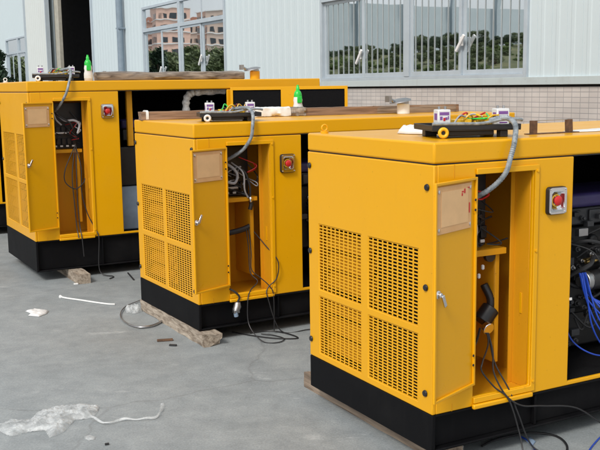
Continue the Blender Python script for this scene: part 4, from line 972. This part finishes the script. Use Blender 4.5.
def crumple(name, pts, hgt, mt, label, cat, z=0.0, res=0.012, freq=22, group=None, base=0.003, facet=False):
    """a crumpled sheet over an outline polygon of ground points"""
    P = [Vector((p[0], p[1])) for p in pts]; cx = sum(p.x for p in P) / len(P); cy = sum(p.y for p in P) / len(P)
    bm = bmesh.new()
    vs = [bm.verts.new((p.x - cx, p.y - cy, 0)) for p in P]; f = bm.faces.new(vs)
    bmesh.ops.triangulate(bm, faces=[f])
    for _ in range(9):
        le = [e for e in bm.edges if e.calc_length() > res * 1.5]
        if not le or len(bm.verts) > 9000: break
        bmesh.ops.subdivide_edges(bm, edges=le, cuts=1); bmesh.ops.triangulate(bm, faces=[q for q in bm.faces if len(q.verts) > 3])
    n = len(P)
    def edge_d(x, y):
        q = Vector((x + cx, y + cy)); best = 9
        for i in range(n):
            a, b_ = P[i], P[(i + 1) % n]; ab = b_ - a; t = max(0, min(1, (q - a).dot(ab) / max(ab.length_squared, 1e-9))); best = min(best, (q - a - ab * t).length)
        return best
    sc = max((p - Vector((cx, cy))).length for p in P)
    for v in bm.verts:
        d = min(1.0, edge_d(v.co.x, v.co.y) / (sc * 0.22)); q = Vector((v.co.x * freq * (0.7 if facet else 1), v.co.y * freq * (1.5 if facet else 1), 3.1))
        rid = 1 - abs(noise.noise(q)) * 2; rid2 = 1 - abs(noise.noise(q * 2.3)) * 2; rid3 = 1 - abs(noise.noise(q * 5.1)) * 2
        v.co.z = base + hgt * d ** 0.6 * max(0.0, 0.45 + 0.35 * rid + 0.22 * rid2 + 0.10 * rid3)
    for f in bm.faces: f.smooth = True
    if facet:
        for v in bm.verts:
            v.co.z = max(0.002, v.co.z + random.gauss(0, hgt * 0.05)); v.co.x += random.gauss(0, res * 0.12); v.co.y += random.gauss(0, res * 0.12)
    bmesh.ops.recalc_face_normals(bm, faces=bm.faces)
    me = bpy.data.meshes.new(name); bm.to_mesh(me); bm.free(); me.materials.append(M[mt])
    o = bpy.data.objects.new(name, me); COL.objects.link(o); o.location = (cx, cy, z)
    sl = o.modifiers.new('thickness', 'SOLIDIFY'); sl.thickness = 0.0012
    return tag(o, label, cat, group)
def outline(px, z=0.0): return [ground_at(x, y, z) for x, y in px]

crumple('roof_scrap', [on(GN, u, v, 0) for u, v in ((0.30, 0.62), (0.34, 0.54), (0.42, 0.58), (0.47, 0.68), (0.42, 0.76), (0.34, 0.76), (0.29, 0.70))], 0.04, 'whiteplastic', 'crumpled white scrap beside the panel on the nearest generator', 'scrap', z=GN['zt'], res=0.01, freq=28)
crumple('plastic_sheet', [on(GN, u, v, 0) for u, v in ((0.98, 0.20), (1.14, 0.17), (1.34, 0.22), (1.36, 0.36), (1.18, 0.33), (1.02, 0.28))], 0.006, 'whiteplastic', 'flat white sheet on the nearest generator roof at the right', 'sheet', z=GN['zt'], res=0.02, freq=8)

# ------------------------------------------------------------------ litter on the yard
bag_px = [(-6, 429), (0, 426), (12, 421), (28.5, 422), (36, 414.5), (54, 408.5), (78, 405.5), (100, 407), (97.5, 413), (93, 419), (75, 420.5), (64.5, 432.5), (49.5, 438.5), (45, 431), (28.5, 432.5), (12, 437), (3, 434)]
bag = crumple('plastic_bag', outline(bag_px), 0.036, 'bag', 'large crumpled white plastic bag with a twisted tail on the concrete', 'bag', freq=15, res=0.011, facet=True)
tail = [ground_at(x, y, 0.012) for x, y in [(90, 416), (100, 421), (108, 423), (120, 419.5), (132, 419), (145, 418.5), (156, 416.5), (160.5, 411), (162.5, 405)]]
b = MB(); pts = curve([p - bag.location for p in tail], 8)
b.tube([p + Vector((0, 0, 0.003 * math.sin(i * 0.5))) for i, p in enumerate(pts)], [0.0058 + 0.002 * math.sin(i * 0.31) + 0.0045 * (i > len(pts) - 10) for i in range(len(pts))], 8)
b.build('twisted_tail', M['bag'], bag)
crumple('paper_scrap', outline([(25, 311.5), (36, 310), (49, 311.5), (47, 314), (39, 317), (28, 316), (31, 314)]), 0.02, 'whiteplastic', 'torn white paper scrap on the open concrete at the left', 'scrap', res=0.014)
b = MB(); pts = curve([ground_at(x, y, 0.008) for x, y in [(60, 296.5), (66, 298), (80, 300), (95, 302.3), (108, 304), (115, 304.3)]], 6)
c0 = pts[0].copy(); b.tube([p - c0 for p in pts], [0.013, 0.015] + [0.007] * (len(pts) - 2), 6); o = b.build('plastic_strip', M['film']); o.location = c0
tag(o, 'thin white plastic strip on the concrete below the jutting beam', 'strip')
def bit(px, py, a, bx, by, bz, mt, label, cat, name):
    p = ground_at(px, py); b = MB(); b.box(-bx, -by, 0.001, bx, by, bz); o = b.build(name, M[mt], bevel=min(bz, by) * 0.2); o.location = p; o.rotation_euler = (0, 0, a); return tag(o, label, cat)
bit(165, 341, 0.2, 0.055, 0.014, 0.014, 'rust', 'larger of two brown chips lying beside the middle generator', 'wood chip', 'wood_chip')
bit(173, 346, -0.2, 0.026, 0.009, 0.012, 'rubber', 'small black chip lying beside a larger brown chip', 'wood chip', 'wood_chip')
bit(107, 445, 0.4, 0.010, 0.006, 0.010, 'rubber', 'tiny black pebble right of the plastic bag', 'pebble', 'pebble')
bit(76, 284.5, 0.3, 0.020, 0.014, 0.012, 'film', 'small white fragment beside the jutting beam', 'scrap', 'paper_fragment')
crumple('film_scrap', outline([(84, 437), (90, 435.5), (96, 437), (95, 440), (89, 441), (85, 439.5)]), 0.006, 'bag', 'small clear film scrap just below the plastic bag', 'scrap', res=0.012)
crumple('white_rag', [on(GM, -0.06 + du, 1.16 + dv, 0) for du, dv in ((-0.07, -0.03), (-0.02, -0.10), (0.05, -0.07), (0.06, 0.02), (0.02, 0.07), (-0.05, 0.06))], 0.05, 'bag', 'crumpled white rag at the rear corner of the middle generator', 'rag', res=0.01)
# hoop of strapping on the ground
b = MB(); hp = curve([ground_at(x, y, 0.006) for x, y in [(140, 301), (126, 307), (120.5, 315), (124, 322), (136, 327.5), (150, 327), (160, 323), (167, 317), (169, 313)]], 8)
c0 = hp[0].copy(); b.tube([p - c0 + Vector((0, 0, 0.006)) for p in hp], [0.005] * 34 + [0.009] * (len(hp) - 34), 8); o = b.build('strapping_hoop', M['steel']); o.location = c0
tag(o, 'curved grey strapping hoop beside the middle generator timber', 'hoop')
def lead(pts, rad, mt, label, name='loose_cable', group=None):
    P = curve(pts, 8); c0 = P[0].copy(); b = MB(); b.tube([p - c0 for p in P], rad, 7); o = b.build(name, M[mt]); o.location = c0; return tag(o, label, 'cable', group)
lead([ground_at(x, y, 0.006) for x, y in [(232, 332), (255, 336), (278, 338.5), (298, 338), (285, 333), (268, 331), (250, 333)]], 0.005, 'cable', 'black cable looped on the concrete beside the middle generator')
lead([ground_at(x, y, 0.006) for x, y in [(482, 446), (492, 441), (506, 437), (528, 433), (548, 434), (560, 438), (567, 446), (566, 456)]], 0.006, 'cable', 'black cable looped on the concrete in front of the nearest generator')
lead([ground_at(x, y, 0.006) for x, y in [(520, 436), (528, 441), (534, 448), (540, 458)]], 0.004, 'bluecable', 'short blue cable on the concrete inside the black loop')
lead([ground_at(x, y, 0.006) for x, y in [(588, 452), (594, 444), (602, 436), (616, 428)]], 0.004, 'bluecable', 'blue cable on the concrete at the lower right edge')
crumple('foil_scrap', outline([(452, 449), (458, 446), (464, 447), (463, 452), (455, 453)]), 0.02, 'film', 'small white scrap at the foot of the nearest generator corner', 'scrap', res=0.01)
crumple('cement_bag_scrap', outline([(524, 440), (530, 437), (536, 442), (532, 447)]), 0.012, 'bluegrey', 'blue grey rag scrap on the concrete by the cables', 'rag', res=0.01)
lead([ground_at(x, y, 0.004) for x, y in [(128, 273), (134, 280)]], 0.008, 'rubber', 'short black stick on the concrete by the bay of the taller generator', 'stick')

# ------------------------------------------------------------------ trees and what the windows reflect
def leaf_cloud(b, c, rad, n, size, sq=1.0, shell=0.55):
    for _ in range(n):
        while True:
            d = Vector((random.uniform(-1, 1), random.uniform(-1, 1), random.uniform(-1, 1)))
            if 0.05 < d.length <= 1: break
        k = shell + (1 - shell) * random.random(); d = d.normalized() * k * (0.6 + 0.4 * random.random())
        p = Vector(c) + Vector((d.x * rad, d.y * rad, d.z * rad * sq))
        a = Vector((random.gauss(0, 1), random.gauss(0, 1), random.gauss(0, 1))).normalized(); e = a.orthogonal().normalized(); f = a.cross(e); s = size * random.uniform(0.6, 1.3)
        b.add([p - e * s, p - f * s * 0.5, p + e * s, p + f * s * 0.5], [(0, 1, 2, 3)])
def tree(loc, h, rad, mt, label, cat='tree', group=None, name='tree', leaf=0.10, n=2600, cone=False):
    r = empty(name, loc, 0, label, cat, group); b = MB(); t = MB()
    hh = h * (0.35 if not cone else 0.9)
    t.tube([(0, 0, 0), (0.03, 0.02, hh * 0.5), (0, 0.03, hh)], [h * 0.03, h * 0.022, h * 0.008], 8)
    if cone:
        k = 46
        for i in range(k):
            z = h * (0.05 + 0.93 * (i / k) ** 0.9); q = rad * (1.02 - (z / h) ** 1.3) + 0.05; a = random.uniform(0, 6.28); d = q * random.uniform(0.25, 0.8)
            leaf_cloud(b, (d * math.cos(a), d * math.sin(a), z), max(0.16, q * 0.5), n // k, leaf)
    else:
        k = 13
        for i in range(k):
            a = random.uniform(0, 6.28); d = rad * math.sqrt(random.random()) * 0.75; z = h * random.uniform(0.36, 0.80)
            c = Vector((d * math.cos(a), d * math.sin(a), z)); t.tube([(0, 0.02, hh * 0.8), c * 0.6 + Vector((0, 0, hh * 0.4)), c], [h * 0.012, h * 0.008, h * 0.003], 5)
            leaf_cloud(b, c, rad * random.uniform(0.3, 0.5), n // k, leaf, 0.8)
    t.build('trunk', M['trunk'], r); b.build('crown', M[mt], r, smooth=False, recalc=False)
    return r
pb = Vector((-7.15, 22.3, 0))
tree(pb, 2.75, 0.95, 'leafdark', 'dark conical evergreen before the far windows at the left edge', 'tree', name='conifer_tree', cone=True, n=6500, leaf=0.055)

def mirror(p):
    return p - SD * (2 * (p.dot(SD) - WALL_D))
def virt(px, py, dep):
    """a point seen in the glass at a picture position and optical depth, put where it really stands"""
    return mirror(at_depth(px, py, dep))
def virt_ground(px, dep):
    p = at_depth(px, 90, dep); p.z = 0; return mirror(p)
# grassy bank
bk = MB(); nx, ny = 40, 12; vs = []; fs = []
for j in range(ny):
    for i in range(nx):
        px = 150 + i * (620 - 150) / (nx - 1); dep = 42 + j * 4.2
        p = virt_ground(px, dep); k = j / (ny - 1)
        rise = (4.3 + 1.3 * max(0, min(1, (px - 330) / 200))) * max(0.25, min(1, (px - 240) / 60)); p.z = -0.05 if j == 0 else (rise * k ** 0.8 + 0.5 * noise.noise(Vector((p.x * 0.12, p.y * 0.12, 0))) * min(1, k * 4))
        vs.append(p)
for j in range(ny - 1):
    for i in range(nx - 1): fs.append((j * nx + i, j * nx + i + 1, (j + 1) * nx + i + 1, (j + 1) * nx + i))
bk.add(vs, fs); o = bk.build('hill', M['hill']); tag(o, 'grassy bank across the yard, seen in the windows', 'hill', kind='structure')
# shrubs and trees on the bank
protos = []
for k in range(3):
    protos.append(tree((0, 0, -50), 3.0 if k < 2 else 1.4, 1.35 if k < 2 else 1.0, ['leafbank', 'leafb', 'leaf'][k], 'x', leaf=0.065, n=6500))
def dup(root, loc, sc, label, cat, group, name):
    r = root.copy(); COL.objects.link(r); r.location = loc; r.scale = sc; r.rotation_euler = (0, 0, random.uniform(0, 6.28)); r.name = name
    tag(r, label, cat, group)
    for ch in root.children: c = ch.copy(); COL.objects.link(c); c.parent = r
    return r
def bank_z(px, dep):
    k = max(0, (dep - 42) / (4.2 * 11)); rise = (4.3 + 1.3 * max(0, min(1, (px - 330) / 200))) * max(0.25, min(1, (px - 240) / 60)); return rise * k ** 0.8
for px in range(316, 560, 5):
    dep = random.uniform(80, 90); p = virt_ground(px + random.uniform(-3, 3), dep); p.z = bank_z(px, min(dep, 88)) - 0.2
    s = random.uniform(0.3, 0.5) * (1.0 if not 410 < px < 480 else 1.4)
    dup(protos[random.choice((0, 0, 1))], p, (s * 1.3, s * 1.3, s), 'dark bushy tree on top of the bank reflected in the windows', 'tree', 'trees on the bank across the yard', 'bushy_tree')
for _ in range(190):
    px = random.uniform(315, 545); dep = random.uniform(56, 84); p = virt_ground(px, dep); p.z = bank_z(px, dep) - 0.15; s = random.uniform(0.2, 0.6)
    dup(protos[random.choice((1, 2, 2, 2))], p, (s, s, s * 0.8), 'green shrub on the slope of the bank reflected in the windows', 'shrub', 'shrubs on the bank across the yard', 'shrub')
for px in [140 + 6 * q for q in range(16)] + [0, 6, 12, 18, 24, 30]:
    dep = random.uniform(40, 48); p = virt_ground(px, dep); s = random.uniform(0.9, 1.25)
    dup(protos[random.choice((1, 2, 2))], p, (s * 1.2, s * 1.2, s * 1.12), 'green hedge bush reflected in the left windows', 'bush', 'hedge bushes below the pink houses', 'hedge_bush')
for q in protos:
    for ch in list(q.children): bpy.data.objects.remove(ch)
    bpy.data.objects.remove(q)
# long shed beyond the bank
a, c = virt(318, 0, 96), virt(540, 12, 112); d = (c - a); d.z = 0; Ls = d.length; yw = math.atan2(d.y, d.x)
sh = empty('long_shed', Vector((a.x, a.y, 0)) - d.normalized() * 5, yw, 'long open shed of blue grey sheet beyond the bank', 'shed')
b = MB(); b.box(0, 0, 0, Ls + 30, 0.3, a.z * 0.5 + c.z * 0.5); b.build('shed_wall', M['shed'], sh, smooth=False)
b = MB(); x = 3
while x < Ls + 30: b.box(x, 0.31, 0, x + 0.5, 0.8, 16.8); x += 6.5
b.build('shed_posts', M['shedcol'], sh, smooth=False)
# houses in the left windows
def house(px, dep, w, dp, h, mt, label, floors, roof=True):
    p = virt_ground(px, dep); r = empty('house', p, YAW + R(8), label, 'house')
    b = MB(); b.box(-dp / 2, -w / 2, 0, dp / 2, w / 2, h); b.build('house_wall', M[mt], r, smooth=False)
    if roof:
        b = MB(); b.add([(-dp / 2 - .5, -w / 2 - .5, h), (dp / 2 + .5, -w / 2 - .5, h), (dp / 2 + .5, w / 2 + .5, h), (-dp / 2 - .5, w / 2 + .5, h), (0, -w / 2 + 1.5, h + 1.6), (0, w / 2 - 1.5, h + 1.6)],
            [(0, 1, 2, 3), (0, 1, 4), (1, 2, 5, 4), (2, 3, 5), (3, 0, 4, 5)]); b.build('roof', M['rooft'], r, smooth=False)
    for fl in range(floors):
        z = 1.0 + fl * (h - 0.6) / floors; y = -w / 2 + 0.8
        while y < w / 2 - 1.4:
            z = 1.0 + fl * (h - 0.6) / floors
            q = MB(); q.box(dp / 2 + 0.001, y, z, dp / 2 + 0.06, y + 1.5, z + 1.35); q.build('house_window', M['winglass'], r, smooth=False); y += 2.6
        for sg in (-1, 1):
            x = -dp / 2 + 0.9
            while x < dp / 2 - 1.4:
                y0, y1 = sorted((sg * (w / 2 + 0.001), sg * (w / 2 + 0.06)))
                q = MB(); q.box(x, y0, z, x + 1.5, y1, z + 1.35); q.build('house_window', M['winglass'], r, smooth=False); x += 2.6
            y0, y1 = sorted((sg * (w / 2 + 0.001), sg * (w / 2 + 0.3)))
            q = MB(); q.box(-dp / 2, y0, 0.55 + (fl + 1) * (h - 0.6) / floors, dp / 2, y1, 0.8 + (fl + 1) * (h - 0.6) / floors); q.build('ledge', M['film'], r, smooth=False)
        q = MB(); q.box(dp / 2 + 0.001, -w / 2, 0.55 + (fl + 1) * (h - 0.6) / floors, dp / 2 + 0.25, w / 2, 0.75 + (fl + 1) * (h - 0.6) / floors); q.build('ledge', M['film'], r, smooth=False)
    return r
house(150, 262, 8, 9, 19.5, 'pink', 'pink rendered apartment block reflected at the left of the left windows', 6)
house(172, 250, 7, 9, 22.5, 'pink', 'narrow pink block with a flat top reflected in the left windows', 7, roof=False)
house(196, 275, 8, 9, 20.5, 'browns', 'brown rendered block reflected at the middle of the left windows', 6)
house(219, 255, 8, 9, 22.0, 'browns', 'brown flat topped block reflected at the right of the left windows', 7, roof=False)
